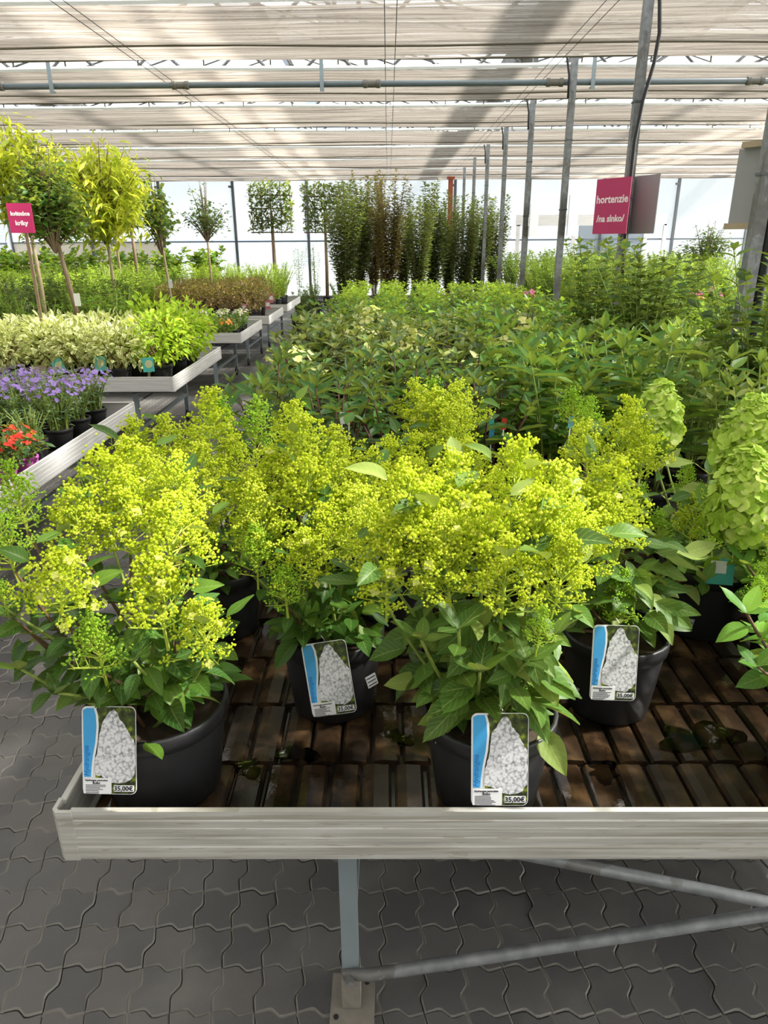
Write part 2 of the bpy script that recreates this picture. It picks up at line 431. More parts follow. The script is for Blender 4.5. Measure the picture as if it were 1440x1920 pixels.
def leafset(mat, keys): return {k: mesh_tpl('leaf', k, mat) for k in keys}
def rnd(a, b): return rng.uniform(a, b)
def dirv(az, el): return np.array((math.cos(el) * math.cos(az), math.cos(el) * math.sin(az), math.sin(el)))

# ================================================================== STRUCTURE
X0B, X1B = -.607, 1.62           # centre benches, left and right edge
BENCH_TOP, TRAY = .694, .602
WALLY = 22.4
XL, XR = -11.2, 13.0
CZ = 3.30                        # curtain height
PX, PY0, PDY = 1.90, 3.92, 2.20  # row of posts

# ---- floor
fl = MB().box(((XL + XR) / 2, 7.2, -.06), (XR - XL, WALLY + 8 - .2 + .6, .05)).obj('floor', 'sand'); struct(fl)
gr = MB().box((0, 10, -.16), (90, 90, .08)).obj('ground_outside', 'gravel'); struct(gr)
CA, CB = .0975, .108
KN = [(0, 0), (.30, .0078), (.40, .0070), (.61, -.0082), (.71, -.0084)]
def wav_h(t):
    kn = KN + [(1, 0)]
    for (a, u), (b, v) in zip(kn, kn[1:]):
        if t <= b: return u + (v - u) * (t - a) / (b - a)
    return 0
def cell_poly(inset):
    pts = []; kt = [k for k, _ in KN]
    for t in kt: pts.append((t * CA, wav_h(t)))
    for t in kt: pts.append((CA - wav_h(t), t * CB))
    for t in [1.0] + kt[:0:-1]: pts.append((t * CA, CB + wav_h(t)))
    for t in [1.0] + kt[:0:-1]: pts.append((-wav_h(t), t * CB))
    cx, cy = CA / 2, CB / 2; out = []
    for x, y in pts:
        d = math.hypot(x - cx, y - cy); k = (d - inset) / d; out.append((cx + (x - cx) * k, cy + (y - cy) * k))
    return out
def paver_data(ori):
    mb = MB()
    for q in (0, 1):
        ox, oy = (q * CA, 0) if ori == 'H' else (0, q * CB)
        a = [(x + ox, y + oy) for x, y in cell_poly(.0011)]; b = [(x + ox, y + oy) for x, y in cell_poly(.0050)]
        n = len(a); vs_ = [(x, y, -.03) for x, y in a] + [(x, y, -.004) for x, y in a] + [(x, y, 0) for x, y in b]
        mb.add(vs_, [(i, (i + 1) % n, n + (i + 1) % n, n + i) for i in range(n)] + [tuple(range(2 * n, 3 * n))])
        mb.f.extend(tuple(len(mb.v) - 3 * n + q_ for q_ in (n + i, n + (i + 1) % n, 2 * n + (i + 1) % n, 2 * n + i)) for i in range(n)); mb.mi.extend([1] * n)
    if ori == 'H': pts = [(CA - wav_h(i / 6), (i / 6) * CB) for i in range(7)]; L = [(x - .008, y) for x, y in pts]; Rr = [(x + .008, y) for x, y in pts]
    else: pts = [((i / 6) * CA, CB + wav_h(i / 6)) for i in range(7)]; L = [(x, y + .008) for x, y in pts]; Rr = [(x, y - .008) for x, y in pts]
    vs_ = [(x, y, -.0032) for x, y in L] + [(x, y, -.0032) for x, y in Rr]
    mb.add(vs_, [(i, 7 + i, 8 + i, i + 1) for i in range(6)], 1)
    return mb
PAV = {k: paver_data(k) for k in 'HV'}
PAVM = {k: PAV[k].mesh('paver', ['paver', 'groove']) for k in 'HV'}
gx0, gx1, gy0, gy1 = -2.75, 1.75, .55, 11.5
NX, NY = int((gx1 - gx0) / CA), int((gy1 - gy0) / CB)
used = set(); stones = []
prr = random.Random(3)
for j in range(NY):
    for i in range(NX):
        if (i, j) in used: continue
        ori = 'H' if prr.random() < .6 else 'V'
        if ori == 'H' and ((i + 1, j) in used or i + 1 >= NX): ori = 'V'
        if ori == 'V' and (i, j + 1) in used: ori = 'H'
        used.add((i, j)); used.add((i + 1, j) if ori == 'H' else (i, j + 1))
        stones.append((gx0 + i * CA, gy0 + j * CB, ori))
def hidden(x, y):
    for zz in (BENCH_TOP, TRAY):
        t = (CAMZ - zz) / CAMZ; bx, by = x * t, y * t
        if X0B + .02 < bx < X1B and .99 < by < 9: 
            if zz == TRAY: return True
    return False
cand = []
for k, (x, y, o) in enumerate(stones):
    p = proj((x + CA * .7, y + CB * .7, 0))
    if p and -90 < p[0] < 1530 and p[1] < 2010 and not hidden(x + CA * .7, y + CB * .7): cand.append((p[2], k))
cand.sort(); single = set(k for _, k in cand[:300])
rest = MB()
for k, (x, y, o) in enumerate(stones):
    dz = prr.uniform(-.0015, .0015)
    if k in single:
        ob = link('paver', PAVM[o], fl, (x, y, dz)); ob.rotation_euler = (prr.uniform(-.008, .008), prr.uniform(-.008, .008), 0)
    elif not (x > X0B + .5 and y > 2.5):
        src = PAV[o]; base = len(rest.v); rest.v.extend((a + x, b + y, c + dz) for a, b, c in src.v)
        rest.f.extend(tuple(i + base for i in f) for f in src.f); rest.mi.extend(src.mi)
stuff(rest.obj('paving', ['paver', 'groove'], fl))
struct(MB().box((-7, 11, -.02), (8.4, 22, .02)).obj('floor_far', 'paver')); 
struct(MB().box((0, 17, -.02), (5.5, 10.9, .02)).obj('floor_aisle_end', 'paver'))
struct(MB().box((7.4, 11, -.02), (11.2, 22, .02)).obj('floor_beyond', 'paver'))

# ---- walls
def wall(name, poly_pts, mat): 
    mb = MB(); mb.add(poly_pts, [(0, 1, 2, 3)]); return struct(mb.obj(name, mat))
wbk = struct(link('wall_back', None))
xs = [-11.2] + [-8.8 + 2.15 * i for i in range(11)]
for i in range(len(xs) - 1):
    a, b = xs[i] + .03, xs[i + 1] - .03
    lowm = 'panel_beige' if b < -4.6 else 'film_wall'
    MB().box(((a + b) / 2, WALLY, 2.93), (b - a, .012, 2.5)).obj('panel', 'film_wall', wbk)
    MB().box(((a + b) / 2, WALLY, .82), (b - a, .012, 1.6)).obj('panel', lowm, wbk)
for i, x in enumerate(xs):
    MB().box((x, WALLY - .02, 2.05), (.075, .07, 4.2)).box((x - .05, WALLY - .05, 3.12), (.12, .05, .06)).obj('wall_post', 'dark_frame', wbk)
MB().box(((XL + XR) / 2, WALLY - .012, 1.64), (XR - XL, .04, .035)).obj('wall_rail', 'dark_frame', wbk)
MB().box(((XL + XR) / 2, WALLY - .02, .04), (XR - XL, .06, .1)).obj('wall_sill', 'dark_frame', wbk)
wl = wall('wall_left', [(XL, -8, 0), (XL, WALLY, 0), (XL, WALLY, 4.3), (XL, -8, 4.3)], 'film_wall')
MB().box((XL + .03, 7, 1.62), (.04, 30, .05)).obj('wall_rail', 'dark_frame', wl)
for y in (9.5, 13.8, 18.1): MB().box((XL + .05, y, 2.1), (.08, .08, 4.2)).obj('wall_post', 'dark_frame', wl)
MB().box((XL + .02, 7, .7), (.02, 30, 1.4)).obj('panel', 'panel_beige', wl)
wall('wall_right', [(XR, -8, 0), (XR, WALLY, 0), (XR, WALLY, 4.3), (XR, -8, 4.3)], 'film_side')
wall('wall_front', [(XL, -8, 0), (XR, -8, 0), (XR, -8, 4.3), (XL, -8, 4.3)], 'wall_dull')
# rolled side screen under the eaves of the left wall
rs = MB().tube([(XL + .45, 4, 2.95), (XL + .45, 13.0, 2.95)], .33, 14).obj('rolled_screen', 'hem_white', smooth=True)
tag(rs, 'thick white rolled up side screen under the eaves along the left wall', 'roller screen')
# white door frame in the far wall, right of the posts
dr = struct(link('door_1', None))
def atw(px, py, Y=WALLY - .1): return atY(px, py, Y)
a = atw(968, 408); b = atw(1252, 402)
MB().box(((a.x + b.x) / 2, WALLY - .1, a.z - .08), (b.x - a.x, .08, .30)).obj('lintel', 'alu_clean', dr)
for px in (972, 1077, 1212, 1248):
    p = atw(px, 420); MB().box((p.x, WALLY - .1, (a.z - .2) / 2), (.10, .08, a.z - .2)).obj('jamb', 'alu_clean', dr)
p = atw(1145, 440); MB().box((p.x, WALLY - .09, 1.2), (1.9, .03, 2.2)).obj('door_leaf', 'film_wall', dr)

# ---- roof: gutters, ridges, glazing with an open vent strip, lattice trusses
GZ, RZ = 4.15, 5.35
BAYS = [(-14.45, -6.25), (-6.25, 1.95), (1.95, 10.15), (10.15, 18.35)]
Y0R, Y1R = -8, WALLY + .3
VENT = (1.0, 2.1)   # open strip on the right slope, measured from the ridge
for n, (ga, gb) in enumerate(BAYS):
    rx = (ga + gb) / 2; sl_ = (RZ - GZ) / (gb - rx)
    def zz(x): return RZ - abs(x - rx) * sl_
    ro = struct(link('roof_%d' % (n + 1), None))
    x_lo, x_hi = max(ga, XL), min(gb, XR)
    for a, b in ((x_lo, rx), (rx, rx + VENT[0]), (rx + VENT[1], x_hi)):
        a, b = max(a, XL), min(b, XR)
        if b <= a: continue
        mb = MB(); mb.add([(a, Y0R, zz(a)), (b, Y0R, zz(b)), (b, Y1R, zz(b)), (a, Y1R, zz(a))], [(0, 1, 2, 3)]); mb.obj('glazing', 'film_roof', ro)
    a, b = max(rx + VENT[0], XL), min(rx + VENT[1], XR)
    if b > a:
        mb = MB(); mb.add([(a, Y0R, zz(a)), (b, Y0R, zz(b)), (b, Y1R, zz(b)), (a, Y1R, zz(a))], [(0, 1, 2, 3)]); mb.obj('vent_dimmer', 'vent_dim_sheet', ro)  # unseen sheet added over the vent to dim the sun strip below
    bars = MB()
    y = Y0R
    while y < Y1R:
        if x_lo < rx < XR: bars.tube([(x_lo, y, zz(x_lo)), (rx, y, RZ), (x_hi, y, zz(x_hi))], .022, 4)
        y += 1.1
    if bars.v: bars.obj('rafters', 'galv', ro)
    if XL < rx < XR:
        MB().box((rx, 7.2, RZ + .02), (.10, Y1R - Y0R, .06)).obj('ridge', 'galv', ro)
        for vx in (rx + VENT[0] + .36, rx + VENT[0] + .74): MB().tube([(vx, Y0R, zz(vx)), (vx, Y1R, zz(vx))], .035, 4).obj('vent_rail', 'galv', ro)
    if XL < gb < XR:
        g = MB().prism([(gb - .20, GZ + .05), (gb - .13, GZ - .14), (gb + .13, GZ - .14), (gb + .20, GZ + .05), (gb + .17, GZ + .05), (gb + .11, GZ - .11), (gb - .11, GZ - .11), (gb - .17, GZ + .05)], Y0R, Y1R, 'Y')
        g.obj('gutter', 'galv', ro)
for k in range(-4, 9):
    y = PY0 + PDY * k
    if y > WALLY - .3: continue
    tr = struct(link('roof_truss', None))
    zb, zt = 3.52, 3.98
    MB().tube([(XL, y, zb), (XR, y, zb)], .022, 4).obj('chord', 'galv', tr)
    MB().tube([(XL, y, zt), (XR, y, zt)], .022, 4).obj('chord', 'galv', tr)
    lat = MB(); x = XL
    while x < XR - .6:
        lat.tube([(x, y, zb), (x + .55, y, zt)], .019, 4, False).tube([(x + .55, y, zt), (x + 1.1, y, zb)], .019, 4, False); x += 1.1
    lat.obj('lattice', 'galv', tr)

# ---- shade curtains: one screen per bay of posts, gaps left open between them
def curtain(y0, y1, label, seed, fine):
    c = random.Random(seed)
    t = thing('shade_curtain', label, 'shade curtain', (0, y0, CZ), 0, 'pleated shade curtains under the roof')
    nx, ny = 56, (84 if fine else 40); ph = [c.uniform(0, 6.3) for _ in range(12)]; D = y1 - y0
    mb = MB(); vs_ = []
    for j in range(ny + 1):
        v = j / ny
        pl = [c.uniform(-1, 1) for _ in range(3)]
        for i in range(nx + 1):
            x = XL + .6 + (XR - XL - .9) * i / nx
            wob = .012 * math.sin(x * .9 + ph[0]) + .008 * math.sin(x * 2.1 + ph[1])
            y = D * v + wob * (1 if 0 < j < ny else .7) + .006 * math.sin(x * 3 + j)
            z = .022 * math.sin(v * D * 2 * math.pi / .075 * (.9 + .2 * math.sin(ph[2] + x * .05)) + .5 * math.sin(x * .7 + ph[3])) + .006 * pl[0] + .006 * pl[1] * math.sin(x * 1.3 + pl[2] * 3)
            z -= .02 * math.sin(math.pi * v) + .008 * math.sin(x * 1.1 + ph[4])
            vs_.append((x, y, z))
    mb.add(vs_, [(j * (nx + 1) + i, j * (nx + 1) + i + 1, (j + 1) * (nx + 1) + i + 1, (j + 1) * (nx + 1) + i) for j in range(ny) for i in range(nx)])
    mb.obj('fabric', 'curtain', t, smooth=True)
    pts = [(XL + .6 + (XR - XL - .9) * i / 40, 0, .012 + .007 * math.sin(i * .8 + ph[5])) for i in range(41)]
    MB().tube(pts, .022, 5).obj('hem_bar', 'hem_white', t)
    pts = [(XL + .6 + (XR - XL - .9) * i / 40, D * .62, -.045 + .010 * math.sin(i * .9 + ph[6])) for i in range(41)]
    MB().tube(pts, .010, 4).obj('batten', 'hem_dark', t)
    pts = [(XL + .6 + (XR - XL - .9) * i / 40, D, -.01 + .007 * math.sin(i * .8 + ph[7])) for i in range(41)]
    MB().tube(pts, .012, 4).obj('hem_cord', 'hem_dark', t)
    if fine:
        hk = MB()
        for i in range(30):
            x = -8 + i * .62 + c.uniform(-.1, .1); hk.box((x, D + .005, -.035), (.012, .014, .05))
        stuff(hk.obj('hooks', 'hem_dark', t))
    return t
GAP = .50
k = 0
for k in range(-5, 8):
    y0 = 6.20 + PDY * (k) ; y1 = y0 + PDY - GAP
    if y1 > WALLY: y1 = WALLY - .1
    if y0 > WALLY - .4: break
    lb = 'beige pleated shade curtain with white hem stretched flat under the glass roof'
    if k == 0: lb = 'beige pleated shade curtain over the sign post, before the hanging water pipe'
    if k > 0: lb = ['first', 'second', 'third', 'fourth', 'fifth', 'sixth', 'seventh', 'eighth'][k - 1] + ' beige pleated shade curtain beyond the hanging water pipe'
    curtain(y0, y1, lb, 50 + k, -1 < k < 3)

# curtain wires running along the house
for x in (-2.35, -.02, 1.55):
    for dx in (0, .09):
        w = MB().tube([(x + dx, -7, CZ - .075), (x + dx, WALLY - .1, CZ - .075)], .0035, 4).obj('curtain_wire', 'cable')
        tag(w, 'thin dark support wire running lengthwise under the shade curtains', 'wire', 'curtain wires')

# ---- posts
def post(y, i, label):
    t = thing('roof_post', label, 'post', (PX, y, 0), 0, 'galvanised posts carrying the gutter' if label.startswith('slim') else None)
    MB().box((0, 0, 2.0), (.064, .064, 4.0)).obj('shaft', 'galv', t)
    MB().box((0, 0, .012), (.20, .20, .024)).obj('base_plate', 'galv', t)
    MB().box((0, 0, CZ + .10), (.16, .05, .05)).obj('head_bracket', 'hem_white', t)
    for z in (1.25, 1.95, 2.62):
        MB().box((0, 0, z), (.076, .076, .014)).obj('strap', 'dark_frame' if z != 1.25 else 'galv', t)
    return t
for i in range(0, 8):
    y = PY0 + PDY * i
    if i == 0: lb = 'thick weathered galvanised post with a dark pipe strapped along it and blank boards'
    elif i == 1: lb = 'galvanised post with a black cable winding down it and the magenta sign'
    else: lb = 'slim galvanised roof post rising from the crowded plants in a row'
    post(y, i, lb)
# a red painted post farther down the row
p = atY(845, 345, 20.6)
t = thing('red_post', 'rusty red steel post near the far wall', 'post', (p.x, 20.6, 0))
MB().box((0, 0, 1.60), (.12, .12, 3.2)).obj('shaft', 'rust', t); MB().box((0, 0, 3.185), (.2, .2, .06)).obj('cap', 'rust', t)
# dark pipe beside the first post
y = PY0 - .02
tag(MB().tube([(PX + .062, y, 0), (PX + .062, y, 3.3)], .026, 10).obj('downpipe', 'cable', smooth=True), 'black drainpipe running up beside the post with blank boards', 'pipe')
# black cable on second post
yc = PY0 + PDY - .06
pts = [(PX + .02, yc, 1.2), (PX + .0, yc, 1.6), (PX - .01, yc, 2.0), (PX - .01, yc, 2.35), (PX + .02, yc, 2.62), (PX + .07, yc, 2.86), (PX + .085, yc, 3.05), (PX + .06, yc, 3.25), (PX - .02, yc, 3.45), (PX - .12, yc + .03, 3.6)]
tag(MB().tube(pts, .014, 7).obj('cable', 'cable', smooth=True), 'black cable curving down the post above the magenta sign', 'cable')
for i in range(2, 6):
    yy = PY0 + PDY * i - .05
    pts = [(PX - .34, yy, 3.62), (PX - .2, yy, 3.56), (PX - .1, yy, 3.4), (PX - .055, yy, 3.2), (PX - .05, yy, 3.0)]
    tag(MB().tube(pts, .012, 6).obj('hose', 'cable', smooth=True), 'short black hose dropping from the gutter onto a slim post', 'hose', 'gutter hoses on the posts')

# ---- irrigation pipe
PYp = 8.32
pz = atY(720, 157, PYp).z
t = thing('water_pipe', 'long grey water pipe with brown couplings hanging below the shade curtains', 'pipe', (0, PYp, pz))
MB().tube([(XL + .85, 0, 0), (XR - .3, 0, 0)], .029, 12).obj('tube', 'pipe', t, smooth=True)
for px in (-10, 338, 697, 1040, 1415):
    x = atY(px, 157, PYp).x
    MB().lathe([(.03, -.09), (.040, -.085), (.040, -.05), (.034, -.045), (.034, .045), (.040, .05), (.040, .085), (.03, .09)], 14).obj('coupling', 'coupling', t, (x, 0, 0)).rotation_euler = (0, math.pi / 2, 0)
for px in (98, 604, 1110):
    x = atY(px, 157, PYp).x
    MB().box((x, -.035, .26), (.04, .012, .66)).box((x, 0, -.05), (.04, .06, .012)).obj('hanger', 'steel_leg', t)

# ================================================================== BENCHES
RECTS, OCC = [], []       # bench trays (x0, x1, y0, y1); pots already standing (x, y, r)
def is_free(x, y, r): return all((x - a) ** 2 + (y - b) ** 2 >= (r + q + .004) ** 2 for a, b, q in OCC)
def on_tray(x, y, r):
    m = r * .90 + .012
    return any(a + m <= x <= b - m and c_ + m <= y <= d_ - m for a, b, c_, d_ in RECTS)
def settle(x, y, r):
    """nearest spot to (x, y) where a pot of radius r stands on a tray without touching another pot"""
    if on_tray(x, y, r) and is_free(x, y, r): OCC.append((x, y, r)); return x, y
    best = None
    for i in range(-22, 23):
        for j in range(-22, 23):
            u, v = x + i * .02, y + j * .02; d = (u - x) ** 2 + (v - y) ** 2
            if (best is None or d < best[0]) and on_tray(u, v, r) and is_free(u, v, r): best = (d, u, v)
    if best is not None: x, y = best[1], best[2]
    OCC.append((x, y, r)); return x, y
def rim_profile(h):
    # (outward, z) cross-section of an extruded aluminium edge, outer face ribbed
    pts = [(0, 0)]
    zs = [0, .008, .010, .030, .032, .034, .052, .054, .056, .074, .076, .078, .092, .094, h - .010, h]
    for i, z in enumerate(zs):
        off = .0018 if i in (4, 7, 10, 13) else 0
        pts.append((-.002 + off if 0 < i < len(zs) - 2 else 0, z))
    pts += [(.011, h), (.012, h - .003), (.011, h - .008), (.006, h - .010), (.005, .012), (.020, .010), (.020, 0)]
    return pts
def rim(length, h):
    mb = MB(); mb.prism(rim_profile(h), 0, length, 'X'); return mb
def bench(label, x0, x1, y0, y1, detail=False, rz=0, clean=True, legs=None, casters=True, group=None, name='plant_bench'):
    t = thing(name, label, 'bench', (x0, y0, 0), rz, group); RECTS.append((x0, x1, y0, y1))
    w, d = x1 - x0, y1 - y0; h = BENCH_TOP - TRAY + .0; hh = .112; zb = BENCH_TOP - hh
    am = 'alu_clean' if clean else 'alu'
    o = rim(w - .06, hh).obj('front_rim', am, t, (.03, 0, zb))
    o = rim(w - .06, hh).obj('back_rim', am, t, (w - .03, d, zb), math.pi)
    o = rim(d - .06, hh).obj('side_rim', am, t, (0, d - .03, zb), -math.pi / 2)
    o = rim(d - .06, hh).obj('side_rim', am, t, (w, .03, zb), math.pi / 2)
    for cx, cy, a in ((0, 0, 0), (w, 0, math.pi / 2), (w, d, math.pi), (0, d, -math.pi / 2)):
        c = MB(); c.prism([(-.003, .034), (-.003, .006), (.006, -.003), (.034, -.003), (.034, .004), (.009, .004), (.004, .009), (.004, .034)], 0, hh + .001)
        c.obj('corner_cap', am, t, (cx, cy, zb), a)
    MB().box((w / 2, d / 2, TRAY - .022), (w - .02, d - .02, .012)).obj('tray', 'tray', t)
    for fx in (.12, .5, .88):
        MB().box((w * fx, d / 2, TRAY - .05), (.03, d - .30, .04)).obj('cross_beam', 'steel_leg', t)
    lx = legs or [.35, w - .35]
    for x in lx:
        for y in (.125, d - .125):
            lg = MB().box((x, y, .32), (.036, .036, .46)).obj('leg', 'steel_leg', t)
            if casters:
                MB().lathe([(.0, -.014), (.05, -.014), (.055, -.008), (.055, .008), (.05, .014), (0, .014)], 12).obj('caster', 'rubber', lg, (x, y, .057)).rotation_euler = (0, math.pi / 2, 0)
            else:
                MB().box((x, y, .075), (.042, .042, .11)).obj('foot_sleeve', 'concrete', lg)
                fp = MB().box((x + .002, y + .0, .009), (.100, .125, .018)); fp.obj('foot_plate', 'concrete', lg)
                for bx, by in ((-.034, -.04), (.034, .04)):
                    MB().tube([(x + bx, y + by, .017), (x + bx, y + by, .021)], .006, 8).obj('bolt', 'rubber', lg)
        MB().box((x, d / 2, .26), (.03, d - .28, .03)).obj('stretcher', 'steel_leg', t)
    if not casters:
        for yb, za, zb2, dy in ((.125, .135, .50, -.034), (.125, .52, .10, .034)):
            xa, xb = lx[0] - .004, lx[-1]
            MB().tube([(xa - .01, yb + dy * .7, za), (xa + .05, yb + dy, za + .012 * (1 if zb2 > za else -1)), (xb, yb + dy, zb2)], [.012, .0135, .0135], 10).obj('brace', 'galv', t, smooth=True)
        MB().tube([(lx[0], .125 - .045, .137), (lx[0], .125 - .030, .137)], .011, 8).obj('bolt', 'galv', t)
    return t

YF = .984
main = bench('weathered aluminium bench edge in front with wet brown slats and black pots', X0B, X1B, YF, 2.62, clean=False, legs=[-.089 - X0B, 1.75 - X0B - .2], casters=False)
# wet slats of the front bench
sm = MB()
SWX, SWY = .067, .2045
prof = [(-.030, 0), (-.030, .012), (-.024, .019), (-.006, .021), (.008, .020), (.024, .019), (.030, .012), (.030, 0)]
sm.prism(prof, 0.006, SWY - .006, 'Y')
slatm = sm.mesh('slat', 'slat')
sr = random.Random(11)
yy = .03; j = 0
while yy + SWY < 2.62 - YF + .02:
    xx = .045 + (.018 if j % 2 else 0)
    while xx + .03 < X1B - X0B - .02:
        o = link('slat', slatm, main, (xx, yy, TRAY - .020 + sr.uniform(-.0015, .0015)), sr.uniform(-.006, .006)); xx += SWX
    yy += SWY; j += 1
# puddle on the slats
def puddle(cx, cy, r, seed):
    c = random.Random(seed); pts = []
    for i in range(26):
        a = 2 * math.pi * i / 26; q = r * (1 + .35 * math.sin(2 * a + seed) + .22 * math.sin(5 * a + seed * 2) + c.uniform(-.12, .12)); pts.append((cx + q * math.cos(a), cy + q * .75 * math.sin(a)))
    o = MB().prism(pts, TRAY - .002, TRAY + .0025).obj('puddle', 'water')
    return tag(o, 'flat puddle of water shining on the wet brown slats', 'puddle', 'puddles on the front bench')
for q in ((.70, 1.30, .075, 1), (-.20, 1.245, .035, 2), (.02, 1.30, .03, 3), (-.30, 1.20, .03, 4), (.45, 1.19, .035, 5), (.62, 1.50, .04, 6)): puddle(*q)

YB = [2.64, 4.28, 5.92, 7.56, 9.20, 10.84]
for i, y in enumerate(YB):
    bench('centre bench hidden under crowded rows of green hydrangeas', X0B, X1B, y, y + (1.62 if i < 5 else 1.0), group='centre benches under the hydrangea rows')
XE = -1.63
LB = [('bright aluminium bench of purple and red flowers in small pots', -3.9, XE, 2.45, 4.45, -.012), ('aluminium bench of white variegated shrubs with teal tags', -6.6, XE, 5.33, 6.95, -.02),
      ('aluminium bench end with small orange and white flowers', -6.6, XE - .02, 8.05, 9.45, 0), ('aluminium bench of bronze brown shrubs', -6.6, XE, 9.95, 11.3, 0), ('aluminium bench of feathery lime shrubs by the aisle', -6.6, XE, 11.8, 13.6, 0)]
for lb, x0, x1, y0, y1, rz in LB:
    t = bench(lb, x0, x1, y0, y1, rz=0)
RB = [3.0, 5.2, 7.4, 9.6, 11.8, 14.0]
for y in RB: bench('right hand bench behind the row of posts under leafy shrubs', 2.25, 6.4, y, y + 1.8, group='benches right of the posts')
for y in (13.8, 16.0): bench('left rear bench under mixed green shrubs near the far wall', -9.5, -3.0, y, y + 1.8, group='left rear benches')
bench('left rear bench under mixed green shrubs near the far wall', -9.9, -7.2, 8.2, 12.0, group='left rear benches')

# ================================================================== POTS
def pot_mesh(r, h, mat, n=28):
    mb = MB(); rb = r * .78
    mb.lathe([(0, .0), (rb - .006, 0), (rb, .006), (r * .93, h * .80), (r * .93, h * .82), (r * .985, h * .84), (r, h * .985), (r - .002, h), (r - .008, h), (r - .010, h * .9), (r * .90, h * .86), (r * .88, h * .80)], n)
    return mb.mesh('pot', mat, True)
def soil_mesh(r, h):
    mb = MB(); c = random.Random(5); n = 18; vs_ = [(0, 0, h * .86)]; fs_ = []
    for k, q in enumerate((.35, .65, .91)):
        for j in range(n):
            a = 2 * math.pi * j / n; vs_.append((r * q * math.cos(a), r * q * math.sin(a), h * .85 + c.uniform(-.006, .008)))
    for j in range(n): fs_.append((0, 1 + j, 1 + (j + 1) % n))
    for k in range(2):
        for j in range(n): fs_.append((1 + k * n + j, 1 + (k + 1) * n + j, 1 + (k + 1) * n + (j + 1) % n, 1 + k * n + (j + 1) % n))
    mb.add(vs_, fs_); return mb.mesh('soil', 'soil')
POTM = {}
def pot(parent, r, h, mat='black_pot', n=28):
    key = (r, h, mat)
    if key not in POTM: POTM[key] = (pot_mesh(r, h, mat, n), soil_mesh(r, h))
    o = link('pot', POTM[key][0], parent); link('soil', POTM[key][1], o if False else parent); return o

# ================================================================== PANICLES
def bud(mb, p, r, mi=0):
    x, y, z = p
    mb.add([(x + r, y, z), (x - r, y, z), (x, y + r, z), (x, y - r, z), (x, y, z + r), (x, y, z - r)],
           [(0, 2, 4), (2, 1, 4), (1, 3, 4), (3, 0, 4), (2, 0, 5), (1, 2, 5), (3, 1, 5), (0, 3, 5)], mi)
def floret(mb, p, nrm, r, c, mi=1):
    f = frame(dirv(c.uniform(0, 6.3), 0), nrm); A = frame(nrm)  # columns: n, y, z
    n_, a_, b_ = A[:, 0], A[:, 1], A[:, 2]; off = c.uniform(0, 1.5)
    for q in range(4):
        an = off + q * math.pi / 2; d = a_ * math.cos(an) + b_ * math.sin(an); s_ = -a_ * math.sin(an) + b_ * math.cos(an)
        P = np.array(p)
        mb.add([P, P + d * r * .55 + s_ * r * .48 + n_ * r * .12, P + d * r * 1.05 + n_ * r * .05, P + d * r * .55 - s_ * r * .48 + n_ * r * .12], [(0, 1, 2, 3)], mi)
def panicle(seed, h, w, dens=1.0, flor=.05, mat='lime_flower', budr=.0029):
    c = random.Random(seed); mb = MB()
    mb.tube([(0, 0, -.03), (0, 0, h * .5), (0, 0, h * .92)], [.0028, .002, .001], 4, False, 2)
    nl = 10; az = c.uniform(0, 6)
    for i in range(nl):
        t = (i + .4) / nl; L = w * .5 * (1 - .86 * t ** 1.08) * (.85 if i == 0 else 1)
        nb = 4 if i < 7 else 3
        for b in range(nb):
            az += 2.4 + c.uniform(-.3, .3); el = .30 + .65 * t + c.uniform(-.15, .2)
            z0 = h * t * .80; LL = L * c.uniform(.75, 1.15); d = dirv(az, el); base = np.array((0, 0, z0))
            mb.tube([base, base + d * LL * .55, base + d * LL], [.0015, .0011, .0008], 3, False, 2)
            ns = max(2, int(LL / .0165))
            for s_ in range(ns):
                q = .28 + .72 * (s_ + .5) / ns; pb = base + d * LL * q
                sd = dirv(az + c.choice((-1, 1)) * c.uniform(.5, 1.5), el + c.uniform(-.2, 1.0)); sl2 = c.uniform(.010, .020) * (1.1 - .3 * q)
                pe = pb + sd * sl2
                mb.tube([pb, pe], [.0008, .0006], 3, False, 2)
                for e in range(int(c.uniform(7, 12) * dens)):
                    bd = pe + np.array([c.gauss(0, 1) for _ in range(3)]) * np.array((.0055, .0055, .0036)) + sd * .003
                    bud(mb, bd, budr * c.uniform(.65, 1.15))
                if c.random() < flor and q > .6:
                    floret(mb, pe + d * .008, d + np.array((0, 0, .4)), c.uniform(.0065, .0095), c)
    return mb.mesh('panicle', [mat, 'pale_floret', 'stem_lime'], False)
M['stem_lime'] = leafmat('stem_lime', (.52, .66, .08), (.66, .76, .12), trans=.3)
PAN = [panicle(1, .148, .168, 1.12, .03), panicle(2, .155, .178, 1.15, .07), panicle(3, .138, .172, 1.2, .05), panicle(4, .165, .160, 1.1, .01)]
PANF = [panicle(11, .115, .16, 1.1, .40), panicle(12, .12, .165, 1.1, .28)]
PANG = [panicle(21, .13, .11, .9, 0, 'green_flower', .0026), panicle(22, .10, .10, .9, 0, 'green_flower', .0026)]
